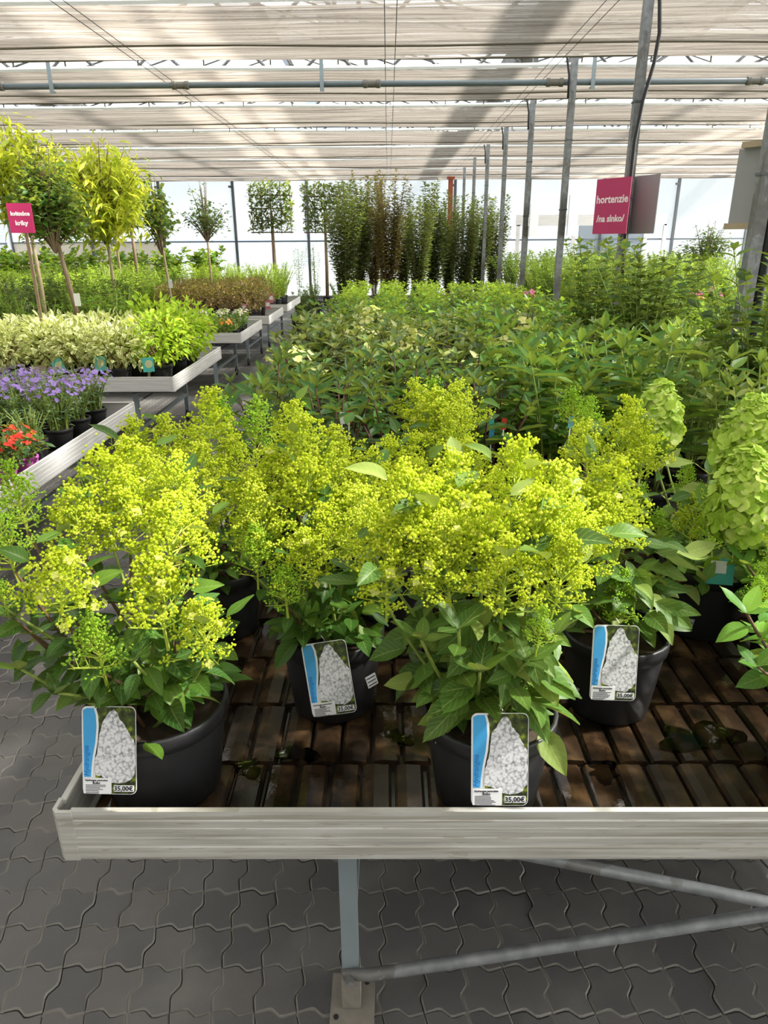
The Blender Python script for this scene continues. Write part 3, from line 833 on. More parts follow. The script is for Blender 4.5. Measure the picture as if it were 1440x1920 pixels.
# dense cone flower heads: shared core + floret objects
M['cone_core'] = plain('cone_core', (.36, .46, .10), .7)
def floret_mesh(seed, r=.0185):
    c = random.Random(seed); V, F, U = [], [], []; o = 0
    v, f, uv = TPL['round_petal']
    for q in range(4):
        an = q * math.pi / 2 + c.uniform(-.1, .1); A = frame((math.cos(an), math.sin(an), .25)) * r * c.uniform(.9, 1.1)
        V.append((A @ v.T).T); F.extend([tuple(i + o for i in ff) for ff in f]); U.append(uv); o += len(v)
    return np_mesh('floret', np.concatenate(V), F, np.concatenate(U), 'cone_floret')
FLM = [floret_mesh(s) for s in range(4)]
def cone_head(parent, pos, h, w, seed, tilt=(0, 0)):
    c = random.Random(seed)
    core = MB().lathe([(.002, 0), (w * .36, h * .10), (w * .42, h * .25), (w * .34, h * .65), (w * .16, h * .9), (.002, h * .96)], 12).obj('flower_head', 'cone_core', parent, pos, smooth=True)
    core.rotation_euler = (tilt[0], tilt[1], 0)
    n = int(170 * (h / .15) * (w / .11))
    for i in range(n):
        t = (i + .5) / n; t = 1 - (1 - t) ** .72 if False else t ** 1.15
        az = i * 2.39996
        rr = w * .5 * (math.sin(math.pi * (.22 + .28 * t / .22)) if t < .22 else 1 - .82 * ((t - .22) / .78) ** 1.9) * c.uniform(.78, 1.08)
        el = -.35 + 1.5 * t
        nrm = dirv(az + c.uniform(-.7, .7), el + c.uniform(-.7, .7))
        p = (rr * math.cos(az), rr * math.sin(az), h * (.03 + .97 * t))
        A = frame(nrm); B = np.stack([A[:, 1], A[:, 2], A[:, 0]], 1) * c.uniform(.8, 1.2) * (1 - .3 * t)
        m4 = Matrix(((*B[0], p[0]), (*B[1], p[1]), (*B[2], p[2]), (0, 0, 0, 1)))
        link('floret', FLM[c.randrange(4)], core, mat=m4)

# ================================================================== FRONT HYDRANGEAS
LB_ = leafset('leaf_bobo', ['near', 'near_b', 'near_c'])
LS_ = leafset('leaf_spotted', ['near', 'near_b', 'near_c'])
LD_ = leafset('leaf_dark', ['slim', 'slim_b', 'near_c'])
LL_ = leafset('leaf_light', ['slim', 'slim_b', 'near_c'])
LP_ = leafset('leaf_pale', ['slim', 'slim_b', 'near_c'])
NK = ['near', 'near_b', 'near_c']; SK = ['slim', 'slim', 'slim_b']
def bez(p0, p1, p2, n=7):
    return [p0 * (1 - t) ** 2 + p1 * 2 * t * (1 - t) + p2 * t * t for t in [i / n for i in range(n + 1)]]
TAGS = [(205, 1407, 62, 95), (937, 1424, 66, 95), (617, 1272, 58, 78), (1152, 1243, 55, 78)]
def over_tag(base, p, d, L):
    for q in (.25, .6, 1.0):
        r_ = proj(Vector(base) + Vector(p) + Vector(d) * L * q)
        if r_ and any(abs(r_[0] - a) < w and abs(r_[1] - b - 12) < h_ for a, b, w, h_ in TAGS): return True
    return False
def front_plant(label, X, Y, r, h, heads, leaves, seed, leafL=.075, n_extra=26, potmat='black_pot', name='potted_hydrangea', stemmat='stem_brown', face=-1):
    """heads: (px, py, Y, kind, scale) seen positions of flower heads; stems run from the pot to each of them"""
    c = random.Random(seed); z0 = TRAY
    OCC.append((X, Y, r)); t = thing(name, label, 'potted plant', (X, Y, z0)); base = Vector((X, Y, z0))
    pot(t, r, h, potmat)
    fo = Fol()
    for i, (px, py, yy, kind, sc) in enumerate(heads):
        top = atY(px, py, yy) - base
        if kind == 'n': hgt = 0
        elif kind in 'pfg': hgt = {'p': .125, 'f': .11, 'g': .11}[kind] * sc
        else: hgt = .15 * sc
        foot = top - Vector((0, 0, hgt * .5))
        a = c.uniform(0, 6.3); p0 = Vector((math.cos(a) * r * .35, math.sin(a) * r * .35, h * .84))
        p1 = Vector((p0.x * .5 + foot.x * .55, p0.y * .5 + foot.y * .55, p0.z + (foot.z - p0.z) * .45))
        pts = bez(p0, p1, foot)
        lowm = stemmat
        MB().tube(pts, [.0045 - .0022 * k / len(pts) for k in range(len(pts))], 6).obj('stem', lowm if c.random() < .7 else 'stem_green', t, smooth=True)
        tilt = Matrix.Rotation(c.uniform(-.18, .18), 4, 'X') @ Matrix.Rotation(c.uniform(-.18, .18), 4, 'Y') @ Matrix.Rotation(c.uniform(0, 6.3), 4, 'Z')
        if kind in 'pfg':
            me = c.choice({'p': PAN, 'f': PANF, 'g': PANG}[kind])
            link('panicle', me, t, mat=Matrix.Translation(foot) @ tilt @ Matrix.Scale(sc, 4))
        if kind in 'pf':
            for q in range(3):
                a2 = c.uniform(0, 6.3); e2 = c.uniform(0, .9)
                fo.leaf(c.choice(NK), foot + Vector((0, 0, hgt * c.uniform(.1, .8))) + Vector(dirv(a2, e2)) * .045 * sc, dirv(a2, e2), leafL * c.uniform(.55, .85), (c.uniform(-.3, .3), c.uniform(-.4, .2), 1), c.uniform(-.5, .5))
        elif kind == 'n':
            for q in range(4): fo.leaf('near_c', foot, dirv(q * 1.57 + i, c.uniform(.3, .9)), leafL * c.uniform(.5, .8), (0, 0, 1), 0)
        if kind == 'c':
            cone_head(t, foot, .150 * sc, .115 * sc, seed + i, (c.uniform(-.1, .1), c.uniform(-.15, .15)))
        n = len(pts); az = c.uniform(0, 3.1)
        ln = (foot - p0).length; npair = max(2, int(ln / .050))
        for k in range(npair):
            q = .10 + .84 * (k + c.uniform(.2, .7)) / npair
            f_ = q * (n - 1); i0 = min(int(f_), n - 2); pp = pts[i0].lerp(pts[i0 + 1], f_ - i0)
            az += 1.57 + c.uniform(-.3, .3)
            for s_ in (0, math.pi):
                if c.random() < .10: continue
                el = c.uniform(-.35, .45); L = leafL * c.uniform(.62, 1.12) * (1 - .32 * q)
                fo.leaf(c.choice(NK), pp + Vector(dirv(az + s_, el)) * .012, dirv(az + s_, el), L, (c.uniform(-.3, .3), c.uniform(-.5, .1), 1), c.uniform(-.4, .4))
    for k in range(n_extra):     # leafy base hanging over the pot
        a = c.uniform(0, 6.3); rr = r * c.uniform(.25, 1.0); zz_ = h + c.uniform(.0, .22)
        el = c.uniform(-.7, .35)
        if rr < r * .8: el = max(el, -.3); zz_ += .02
        fo.leaf(c.choice(NK), (rr * math.cos(a), rr * math.sin(a), zz_), dirv(a + c.uniform(-.6, .6), el), leafL * c.uniform(.6, 1.05), (c.uniform(-.3, .3), c.uniform(-.6, .1), 1), c.uniform(-.5, .5))
    for k_ in fo.it: fo.it[k_] = [(p_, A_) for p_, A_ in fo.it[k_] if not over_tag(base, p_, A_[:, 0], 1.0)]
    fo.objs('leaf', leaves, t)
    return t

P = 'p'; F_ = 'f'; G = 'g'
front_plant('lime flowered hydrangea in the big black pot at the bench corner', -.462, 1.165, .140, .205,
    [(105, 1090, 1.04, F_, 1.1), (300, 1120, 1.06, F_, 1.2), (185, 1205, 1.0, G, 1.1), (385, 1180, 1.05, F_, .95), (190, 925, 1.27, P, 1.25), (150, 985, 1.18, P, 1.05), (310, 1010, 1.14, P, 1.2),
     (235, 975, 1.2, P, 1.1), (40, 935, 1.2, G, 1.15), (15, 1015, 1.08, G, 1.0), (260, 880, 1.33, P, 1.05), (330, 940, 1.24, P, 1.05), (5, 1110, 1.05, G, .6), (40, 1255, 1.03, 'n', 1), (25, 1160, 1.06, 'n', 1), (110, 1300, 1.02, 'n', 1), (350, 1260, 1.06, 'n', 1), (250, 1240, 1.0, 'n', 1), (330, 1200, 1.1, 'n', 1), (60, 1190, 1.08, 'n', 1)], LB_, 101, .078, 105)
front_plant('lime flowered hydrangea behind the corner plant near the bench edge', -.475, 1.79, .118, .20,
    [(385, 820, 1.72, P, 1.35), (335, 855, 1.68, P, 1.25), (240, 845, 1.62, P, 1.05), (300, 920, 1.55, P, 1.2), (395, 915, 1.58, P, 1.25), (470, 815, 1.85, G, 1.5), (360, 985, 1.50, P, 1.1), (440, 880, 1.75, P, 1.15),
     (450, 1000, 1.62, G, 1.0), (405, 780, 1.85, G, 1.2)], LB_, 102, .075, 60)
front_plant('lime flowered hydrangea with leaning price tag in the middle pot', -.135, 1.44, .124, .205,
    [(560, 850, 1.56, P, 1.3), (640, 905, 1.50, P, 1.3), (500, 910, 1.5, P, 1.2), (575, 935, 1.44, P, 1.3), (500, 990, 1.38, P, 1.15), (560, 1045, 1.30, F_, 1.0), (655, 975, 1.42, P, 1.2), (455, 950, 1.46, P, 1.05),
     (535, 1095, 1.25, G, .9), (690, 920, 1.5, P, 1.1), (610, 1010, 1.34, P, 1.05), (480, 1040, 1.34, G, 1.0), (545, 800, 1.62, P, .9), (640, 1150, 1.33, 'n', 1), (560, 1160, 1.30, 'n', 1), (690, 1200, 1.36, 'n', 1)], LB_, 103, .080, 95)
front_plant('lime flowered hydrangea with large speckled leaves at the bench front', .195, 1.14, .130, .205,
    [(780, 975, 1.20, P, 1.35), (725, 1070, 1.16, P, 1.15), (860, 930, 1.28, P, 1.2), (905, 1010, 1.15, P, 1.35), (960, 915, 1.3, P, 1.25), (1000, 1010, 1.14, P, 1.35), (1065, 975, 1.2, P, 1.2),
     (1045, 1080, 1.08, P, .9), (845, 1060, 1.10, P, 1.1), (945, 1085, 1.06, P, 1.1), (700, 985, 1.25, P, 1.05), (1095, 1025, 1.16, P, .9), (1010, 1180, 1.0, G, .6), (830, 990, 1.2, P, 1.2), (790, 1200, 1.04, 'n', 1), (860, 1180, 1.0, 'n', 1), (990, 1240, 1.0, 'n', 1), (900, 1260, .99, 'n', 1), (1040, 1190, 1.06, 'n', 1)], LS_, 104, .100, 85, stemmat='stem_green')
front_plant('lime flowered hydrangea in the pot with a brownish rim', .525, 1.43, .122, .205,
    [(1130, 925, 1.46, P, 1.3), (1165, 830, 1.62, P, 1.25), (1110, 860, 1.55, P, 1.1), (1155, 1125, 1.36, G, 1.1), (1085, 960, 1.45, P, 1.15), (1205, 850, 1.6, P, 1.0), (1100, 800, 1.7, G, 1.1), (1140, 980, 1.4, P, 1.1), (1190, 1080, 1.38, 'n', 1), (1100, 1130, 1.34, 'n', 1), (1060, 1180, 1.36, 'n', 1)], LS_, 105, .088, 85, potmat='black_pot')
front_plant('green hydrangea in the black pot with a small name sticker', .895, 1.80, .128, .205,
    [(1300, 975, 1.72, P, .95), (1240, 980, 1.7, G, .9), (1340, 1000, 1.66, G, .9), (1228, 775, 2.0, 'c', 1.25), (1290, 900, 1.85, G, .8), (1200, 930, 1.9, G, .8), (1260, 1050, 1.62, 'n', 1), (1320, 1090, 1.58, 'n', 1), (1220, 1100, 1.62, 'n', 1), (1380, 1060, 1.62, 'n', 1), (1250, 870, 1.95, 'n', 1), (1330, 890, 1.9, 'n', 1)], leafset('leaf_pale', NK), 106, .085, 60, name='potted_hydrangea')
front_plant('hydrangea with big dense pale green cone flowers at the right', 1.07, 1.62, .125, .205,
    [(1412, 925, 1.5, 'c', 1.42), (1405, 815, 1.78, 'c', 1.42), (1380, 1010, 1.5, G, .7), (1470, 960, 1.55, 'c', 1.2), (1400, 1060, 1.42, 'n', 1), (1360, 960, 1.55, 'n', 1), (1430, 1030, 1.45, 'n', 1)], leafset('leaf_light', NK), 107, .09, 50)
front_plant('leafy hydrangea in the black pot at the right end of the front slats', .90, 1.19, .125, .205,
    [(1420, 1110, 1.14, G, .5), (1450, 1060, 1.2, G, .8), (1470, 1180, 1.1, G, .6), (1500, 1000, 1.2, P, .9), (1400, 1150, 1.08, 'n', 1), (1420, 1250, 1.05, 'n', 1)], leafset('leaf_light', NK), 108, .085, 26)
front_plant('lime flowered hydrangea standing behind the middle pot', .02, 1.86, .118, .20,
    [(640, 850, 1.9, P, 1.2), (580, 880, 1.8, P, 1.0), (720, 880, 1.8, P, 1.15), (760, 870, 1.85, P, 1.15), (690, 940, 1.7, P, 1.1), (600, 930, 1.75, P, 1.0)], LB_, 109, .075, 34)
front_plant('tall lime flowered hydrangea between the middle pot and red stemmed rows', .30, 1.98, .118, .20,
    [(825, 790, 2.0, P, 1.45), (790, 770, 2.05, P, 1.1), (870, 775, 2.0, P, 1.2), (840, 830, 1.9, P, 1.2), (810, 740, 2.1, G, 1.1), (780, 910, 1.7, P, 1.1), (880, 890, 1.75, P, 1.15), (950, 880, 1.75, P, 1.0)], LB_, 110, .075, 34)
front_plant('green hydrangea with young flower buds behind the speckled plant', .58, 1.95, .118, .20,
    [(1000, 890, 1.8, P, .8), (1060, 900, 1.75, G, 1.0), (1080, 760, 2.15, G, 1.2)], LS_, 111, .085, 40)

# ================================================================== MID ROWS (leaf by leaf)
def stem_plant(t, c, leaves, keys, n_st, hgt, spread, leafL, npair, stemmat, z0, top_bright=True, bake=None, tplset=None, low=.25):
    fo = Fol(); st = MB()
    for s_ in range(n_st):
        a = c.uniform(0, 6.3); r0 = c.uniform(.0, .05); rr = spread * c.uniform(.3, 1); H = hgt * c.uniform(.72, 1.05)
        p0 = Vector((r0 * math.cos(a), r0 * math.sin(a), z0)); p2 = Vector((rr * math.cos(a), rr * math.sin(a), z0 + H))
        pts = bez(p0, Vector((p2.x * .4, p2.y * .4, z0 + H * .55)), p2, 4)
        if bake is None: MB().tube(pts, [.0042, .004, .0036, .003, .0022], 5).obj('stem', stemmat, t, smooth=True)
        else: st.tube(pts, [.0042, .004, .0036, .003, .0022], 4, False)
        az = c.uniform(0, 3.1)
        for k in range(npair):
            q = low + (1 - low) * (k + .5) / npair; f_ = q * 4; i0 = min(int(f_), 3); pp = pts[i0].lerp(pts[i0 + 1], f_ - i0); az += 1.57 + c.uniform(-.25, .25)
            for sd in (0, math.pi):
                if c.random() < .08: continue
                el = c.uniform(-.15, .45) + .25 * q; L = leafL * c.uniform(.75, 1.1) * (.75 + .35 * math.sin(math.pi * min(q, .85)))
                fo.leaf(c.choice(keys), pp, dirv(az + sd, el), L, (0, 0, 1), c.uniform(-.3, .3))
        for k in range(4):
            fo.leaf(keys[-1], p2, dirv(az + k * 1.57 + .4, c.uniform(.55, 1.1)), leafL * c.uniform(.4, .7), (0, 0, 1), c.uniform(-.3, .3))
    if bake is None: fo.objs('leaf', leaves, t)
    else: return st, fo
POTH = .19
def mid_plant(name, label, group, X, Y, leaves, c, n_st, hgt, spread, leafL, npair, stemmat, low=.3):
    X, Y = settle(X, Y, .10)
    t = thing(name, label, 'potted plant', (X, Y, TRAY if Y < 2.62 else TRAY - .016), c.uniform(0, 6.3), group)
    pot(t, .10, POTH, n=18)
    stem_plant(t, c, leaves, SK, n_st, hgt, spread, leafL, npair, stemmat, POTH * .84, low=low)
    return t
TALL = [(1.46, 4.10, .14), (1.40, 4.95, .14), (1.475, 2.79, .13)]; OCC.extend(TALL)     # kept free for the tall shrubs
mr = random.Random(77)
for (X, Y) in [(-.46 + .26 * i + .05 * (j % 2), (2.24, 2.485, 2.775, 3.04)[j]) for j in range(4) for i in range(4)]:
    mid_plant('potted_hydrangea', 'dark leaved hydrangea on red stems in rows behind the lime flowers', 'red stemmed hydrangea rows', X + mr.uniform(-.03, .03), Y + mr.uniform(-.03, .03), LD_, mr, 6, .46, .17, .105, 4, 'stem_red', low=.42)
for (X, Y) in [(.62 + .30 * i, (2.47, 2.78, 3.08)[j]) for j in range(3) for i in range(2)]:
    mid_plant('potted_hydrangea', 'tall fresh green hydrangea with large leaves beside the red stemmed rows', 'large leaved green hydrangeas', X + mr.uniform(-.03, .03), Y + mr.uniform(-.03, .03), LL_, mr, 7, .54, .20, .135, 5, 'stem_green', low=.25)
for (X, Y) in [(1.20 + .27 * i, ((2.18, 2.47, 2.77, 3.05, 3.33), (2.18, 2.47, 3.05, 3.33, 3.60))[i][j]) for j in range(5) for i in range(2)]:
    mid_plant('potted_hydrangea', 'pale green hydrangea with light leaf edges right of the large leaved plants', 'pale edged hydrangeas', X + mr.uniform(-.03, .03), Y + mr.uniform(-.03, .03), LP_, mr, 7, .50, .18, .11, 5, 'stem_green', low=.2)
for (X, Y) in [(1.30, 1.86), (1.5, 1.95)]:
    mid_plant('potted_hydrangea', 'pale green hydrangea with light leaf edges right of the large leaved plants', 'pale edged hydrangeas', X, Y, LP_, mr, 7, .46, .18, .11, 5, 'stem_green', low=.2)

# ================================================================== FARTHER PLANTS (joined foliage, shared between copies)
def baked(kind, nvar, fn): return [fn(random.Random(hash(kind) % 1000 + 13 * i) if False else random.Random(sum(map(ord, kind)) + 13 * i)) for i in range(nvar)]
def bk_stems(n_st, hgt, spread, leafL, npair, mat, tpl=('mid', 'mid', 'mid'), low=.2, stemmat='stem_green'):
    def fn(c):
        st, fo = stem_plant(None, c, None, list(tpl), n_st, hgt, spread, leafL, npair, None, 0, bake=True, low=low)
        return fo.bake('foliage', mat), st.mesh('stems', stemmat)
    return fn
def bk_cloud(n, rx, rz_, leafL, mat, tpl='far', up=.3, shell=.55, droop=0, z0=0, power=2.0, twig=0, stemmat='bark'):
    def fn(c):
        fo = Fol(); st = MB()
        for i in range(n):
            d = np.array([c.gauss(0, 1) for _ in range(3)]); d /= np.linalg.norm(d)
            q = shell + (1 - shell) * c.random() ** .7 if c.random() < .8 else c.uniform(.2, 1)
            q *= 1 + .16 * math.sin(5 * d[0] + 3 * d[2] + 1) * math.sin(4 * d[1] + 2)
            k = (np.abs(d) ** power).sum() ** (-1 / power) if power != 2 else 1
            p = d * q * k * np.array((rx, rx, rz_)) + np.array((0, 0, z0 + rz_))
            ld = d + np.array([c.gauss(0, .6) for _ in range(3)]) + np.array((0, 0, up - droop * 2))
            fo.leaf(tpl, p, ld, leafL * c.uniform(.6, 1.2), (c.gauss(0, .4), c.gauss(0, .4), 1), c.uniform(-.6, .6))
        for i in range(max(5, twig)):
            a = c.uniform(0, 6.3); e = c.uniform(.5, 1.4); L = rz_ * c.uniform(.8, 1.7)
            p2 = dirv(a, e) * L * np.array((rx / rz_, rx / rz_, 1)); st.tube([(0, 0, z0 - .02), Vector(p2) * .5 + Vector((0, 0, z0)), Vector(p2) + Vector((0, 0, z0))], [.012, .008, .003], 4, False)
        return fo.bake('foliage', mat), st.mesh('twigs', stemmat)
    return fn
KIND = {}
def kind(k, nv, fn): KIND[k] = baked(k, nv, fn)
kind('hyd_grey', 4, bk_stems(8, .42, .20, .105, 5, 'leaf_grey', stemmat='stem_red'))
kind('hyd_mid', 4, bk_stems(9, .42, .22, .10, 5, 'leaf_mid'))
kind('hyd_dark', 3, bk_stems(9, .42, .22, .11, 5, 'leaf_dark', stemmat='stem_red'))
kind('hyd_bright', 4, bk_stems(12, .34, .20, .075, 6, 'leaf_bright'))
kind('shrub_shade', 3, bk_stems(16, .50, .26, .07, 8, 'leaf_shade'))
kind('shrub_mid', 3, bk_stems(18, .48, .28, .06, 9, 'leaf_mid'))
kind('shrub_tall', 3, bk_stems(40, .95, .38, .078, 14, 'leaf_bush', tpl=('round', 'mid', 'mid'), low=.10))
kind('shrub_blue', 3, bk_stems(22, .44, .30, .04, 13, 'leaf_blue', tpl=('far_slim',) * 3))
kind('shrub_bright', 3, bk_stems(20, .46, .28, .055, 10, 'leaf_bright', tpl=('far', 'far', 'far')))
kind('feather', 3, bk_stems(30, .50, .30, .05, 14, 'leaf_bright', tpl=('far_slim',) * 3, low=.1))
kind('feather_lime', 3, bk_stems(30, .46, .26, .045, 14, 'leaf_lime', tpl=('far_slim',) * 3, low=.1))
kind('bronze', 3, bk_cloud(900, .24, .19, .035, 'leaf_bronze', 'far', .3, .6, z0=.02, twig=8))
kind('spirea', 3, bk_cloud(520, .22, .19, .055, 'leaf_lime', 'mid', .2, .6, z0=.02, twig=6, stemmat='stem_brown'))
kind('varieg', 4, bk_cloud(560, .23, .175, .06, 'leaf_varieg', 'mid', .25, .6, z0=.02, twig=6, stemmat='stem_brown'))
kind('whorl', 3, bk_stems(10, .46, .22, .05, 11, 'leaf_mid', tpl=('far', 'far', 'far'), low=.15))
kind('bigleaf', 3, bk_stems(12, .75, .36, .17, 6, 'leaf_mid', tpl=('round',) * 3, low=.2))
kind('lav', 3, bk_stems(26, .20, .14, .035, 8, 'leaf_blue', tpl=('far_slim',) * 3, low=.1))
kind('small', 3, bk_cloud(110, .09, .07, .04, 'leaf_mid', 'far', .3, .5, z0=.0, twig=3, stemmat='stem_green'))
kind('smalldark', 3, bk_cloud(110, .10, .07, .045, 'leaf_shade', 'mid', .3, .5, z0=.0, twig=3, stemmat='stem_green'))
kind('hedge', 4, bk_stems(40, 2.35, .46, .115, 40, 'leaf_hedge', tpl=('far',) * 3, low=.16, stemmat='bark'))
kind('hedge_brown', 2, bk_stems(40, 2.35, .46, .10, 40, 'leaf_bronze', tpl=('far',) * 3, low=.2, stemmat='bark'))
kind('bamboo', 2, bk_stems(9, 1.3, .22, .09, 16, 'leaf_mid', tpl=('far_slim',) * 3, low=.25))
def blossoms(seed, n, r, z0, size, mat, tpl='petal', npet=5, flat=.5):
    c = random.Random(seed); fo = Fol()
    for i in range(n):
        a = c.uniform(0, 6.3); q = r * math.sqrt(c.random()); z = z0 + c.uniform(-.02, .035) + (r - q) * flat * .5
        nn = dirv(a, c.uniform(.5, 1.4)); A = frame(nn); o = c.uniform(0, 1)
        for k in range(npet):
            an = o + k * 2 * math.pi / npet; d = A[:, 1] * math.cos(an) + A[:, 2] * math.sin(an) + nn * .3
            fo.leaf(tpl, (q * math.cos(a), q * math.sin(a), z), d, size * c.uniform(.8, 1.1), nn)
    return fo.bake('blossoms', mat)
KNAME = {'hyd_bright': 'leafy_shrub', 'shrub_shade': 'dark_shrub', 'shrub_mid': 'green_shrub', 'shrub_blue': 'grey_shrub', 'shrub_bright': 'bright_shrub', 'feather': 'feathery_shrub', 'feather_lime': 'feathery_shrub', 'bronze': 'bronze_shrub', 'spirea': 'lime_shrub', 'varieg': 'variegated_shrub', 'whorl': 'upright_shrub', 'bigleaf': 'big_leaved_shrub', 'shrub_tall': 'tall_shrub'}
def far_plant(k, X, Y, z, label, group, c, s=1.0, potr=.10, poth=.17, potmat='black_pot', name='potted_shrub', blossom=None, cat='potted plant', sz=None, fixed=False):
    pr = proj((X, Y, z + .3))
    if pr is None or pr[0] < -260 or pr[0] > 1750: return None
    if name == 'potted_shrub': name = KNAME.get(k, name)
    if z > .3 and not fixed: X, Y = settle(X, Y, potr)
    t = thing(name, label, cat, (X, Y, z), c.uniform(0, 6.3), group)
    pot(t, potr, poth, potmat, 16)
    f, st = c.choice(KIND[k])
    S = Matrix.Translation((0, 0, poth * .86)) @ Matrix.Diagonal((s, s, sz or s, 1))
    link('foliage', f, t, mat=S); link('stems', st, t, mat=S)
    if blossom is not None: link('blossoms', blossom, t, mat=Matrix.Translation((0, 0, poth * .86)))
    return t
fr = random.Random(31)
ZT = TRAY - .016
creamb = [blossoms(5 + i, 26, .12, .40, .022, 'petal_cream', npet=4) for i in range(2)]
# centre field
def row_xs(y, dx):
    x1 = X1B - .10
    for a, b, q in TALL:
        if abs(y - b) < .25: x1 = min(x1, a - .25)
    if y < 3.5: x1 = .95
    elif y < 3.72: x1 = min(x1, 1.25)
    n = 6 if dx < .35 else (5 if dx < .385 else 4); x0 = X0B + .13 + fr.uniform(0, .08)
    if y < 3.5: n = 4
    return [x0 + (x1 - x0) * i / n for i in range(n + 1)]
for y in (3.36, 3.63, 3.89, 4.14, 4.40, 4.68, 4.96, 5.24, 5.52):
    for x in row_xs(y, .33):
        k = 'hyd_grey' if (y < 5.0 and x < .5) or fr.random() < .3 else ('hyd_mid' if fr.random() < .6 else 'hyd_dark')
        bl = fr.choice(creamb) if fr.random() < .22 else None
        lab = {'hyd_grey': 'dull grey green hydrangea', 'hyd_mid': 'mid green hydrangea', 'hyd_dark': 'deep green hydrangea'}[k]
        if bl: lab += ' with cream flowers'
        far_plant(k, x, y, ZT, lab + ' behind the red stemmed plants', lab + 's, centre rows', fr, fr.uniform(.95, 1.12), blossom=bl, name='potted_hydrangea')
for y in (5.78, 6.06, 6.40, 6.74, 7.08, 7.42, 7.70):
    for x in row_xs(y, .37):
        k = 'hyd_mid' if fr.random() < .55 else 'hyd_dark'
        lab = {'hyd_mid': 'mid green hydrangea in the crowded farther centre rows', 'hyd_dark': 'deep green hydrangea in the crowded farther centre rows'}[k]
        far_plant(k, x, y, ZT, lab, lab.split(' in')[0] + 's, farther rows', fr, fr.uniform(.85, 1.02), name='potted_hydrangea')
for y in (8.12, 8.58, 9.03, 9.40, 9.83, 10.26, 10.68, 11.15):
    for x in row_xs(y, .40):
        far_plant('hyd_bright', x, y, ZT, 'bright yellow green young shrub in the farthest centre rows', 'bright young shrubs at the end of the centre benches', fr, fr.uniform(.9, 1.1))

# hedge-like columns near the far wall, standing on the floor
hr = random.Random(9)
for i in range(11):
    px = 645 + i * 28; Y = 14.4 + (i * 2 % 5) * .75 if i < 10 else 18.0
    p = atY(px, 500, Y); k = 'hedge_brown' if i in (2, 3) else 'hedge'
    top = 345 if i in (2, 3) else hr.uniform(350, 400) 
    H = atY(px, top, Y).z; s = H / 2.45
    lab = 'bronze tinged columnar shrub in front of the far wall' if k == 'hedge_brown' else 'tall dark columnar shrub in front of the far wall'
    far_plant(k, p.x, Y, -.01, lab, 'bronze columns' if k == 'hedge_brown' else 'dark columns by the far wall', hr, s, .16, .28, name='columnar_shrub')

def tree(label, px, Y, base_z, top_py, crown_py, crown_half, fol, trunk_mat='bark', trunk_r=.02, lean=0, seed=1, square=False, name='standard_tree', tagc=False, zb=None):
    c = random.Random(seed)
    pb = atY(px, 560, Y); x = pb.x
    zt = atY(px, top_py, Y).z; zc = atY(px, crown_py, Y).z; hw = atY(px + crown_half, 400, Y).x - atY(px, 400, Y).x
    if base_z > .3:
        if not on_tray(x, Y, .14): x, Y = settle(x, Y, .14)
        else: OCC.append((x, Y, .14))
    t = thing(name, label, 'tree', (x, Y, base_z))
    pot(t, .14, .24, 'black_pot', 16)
    zc -= base_z; zt -= base_z
    MB().tube([(0, 0, .18), (lean * .5 + .01, .01, (zc + .2) * .5), (lean, 0, zc + (zt - zc) * .45)], [trunk_r * 1.1, trunk_r, trunk_r * .6], 8).obj('trunk', trunk_mat, t, smooth=True)
    f, st = fol
    rzh = (zt - zc) / 2
    link('crown', f, t, mat=Matrix.Translation((lean, 0, zc)) @ Matrix.Diagonal((hw, hw, rzh, 1)))
    link('branches', st, t, mat=Matrix.Translation((lean, 0, zc)) @ Matrix.Diagonal((hw, hw, rzh, 1)))
    if tagc: MB().box((lean * .3 + .03, -.03, zc * .62), (.05, .004, .10)).obj('tag', 'white_card', t)
    return t
def crown(seed, n, L, mat, tpl='far', droop=0, power=2, shell=.3, up=.3):
    # unit crown: radius 1, height 2, leaves sized for a crown of about half a metre
    return bk_cloud(n, 1.0, 1.0, L, mat, tpl, up, shell, droop, 0, power, 10)(random.Random(seed))
def branch_crown(seed, nb, per, L, mat, tpl='far', droop=0.0, spread=.15, top=.35, shoots=0):
    c = random.Random(seed); fo = Fol(); st = MB()
    for b in range(nb + shoots):
        a = c.uniform(0, 6.3); sh = b >= nb
        e = c.uniform(-.1, 1.45) if not sh else c.uniform(1.1, 1.5)
        q = c.uniform(.65, 1.08) if not sh else c.uniform(1.15, 1.45)
        end = Vector((math.cos(a) * math.cos(e) * q, math.sin(a) * math.cos(e) * q, .75 + 1.2 * math.sin(e) * q))
        mid = Vector((end.x * .45, end.y * .45, end.z * .62 + .12)); p0 = Vector((0, 0, -.05))
        pts = bez(p0, mid, end, 6)
        st.tube(pts, [.03 - .0042 * k for k in range(7)], 4, False)
        n = per if not sh else per // 4
        for k in range(n):
            u = c.uniform(.25, 1.0) ** .8; f_ = u * 6; i0 = min(int(f_), 5); p = pts[i0].lerp(pts[i0 + 1], f_ - i0)
            w_ = spread * (1 if not sh else .25)
            off = np.array([c.gauss(0, w_), c.gauss(0, w_), c.gauss(0, w_) - droop * abs(c.gauss(0, .2))])
            d = dirv(c.uniform(0, 6.3), c.uniform(-.5, .7) - droop * .9)
            fo.leaf(tpl, np.array(p) + off, d, L * c.uniform(.6, 1.15) * (1 if not sh else .6), (c.gauss(0, .4), c.gauss(0, .4), 1), c.uniform(-.6, .6))
    return fo.bake('crown', mat), st.mesh('branches', 'bark')
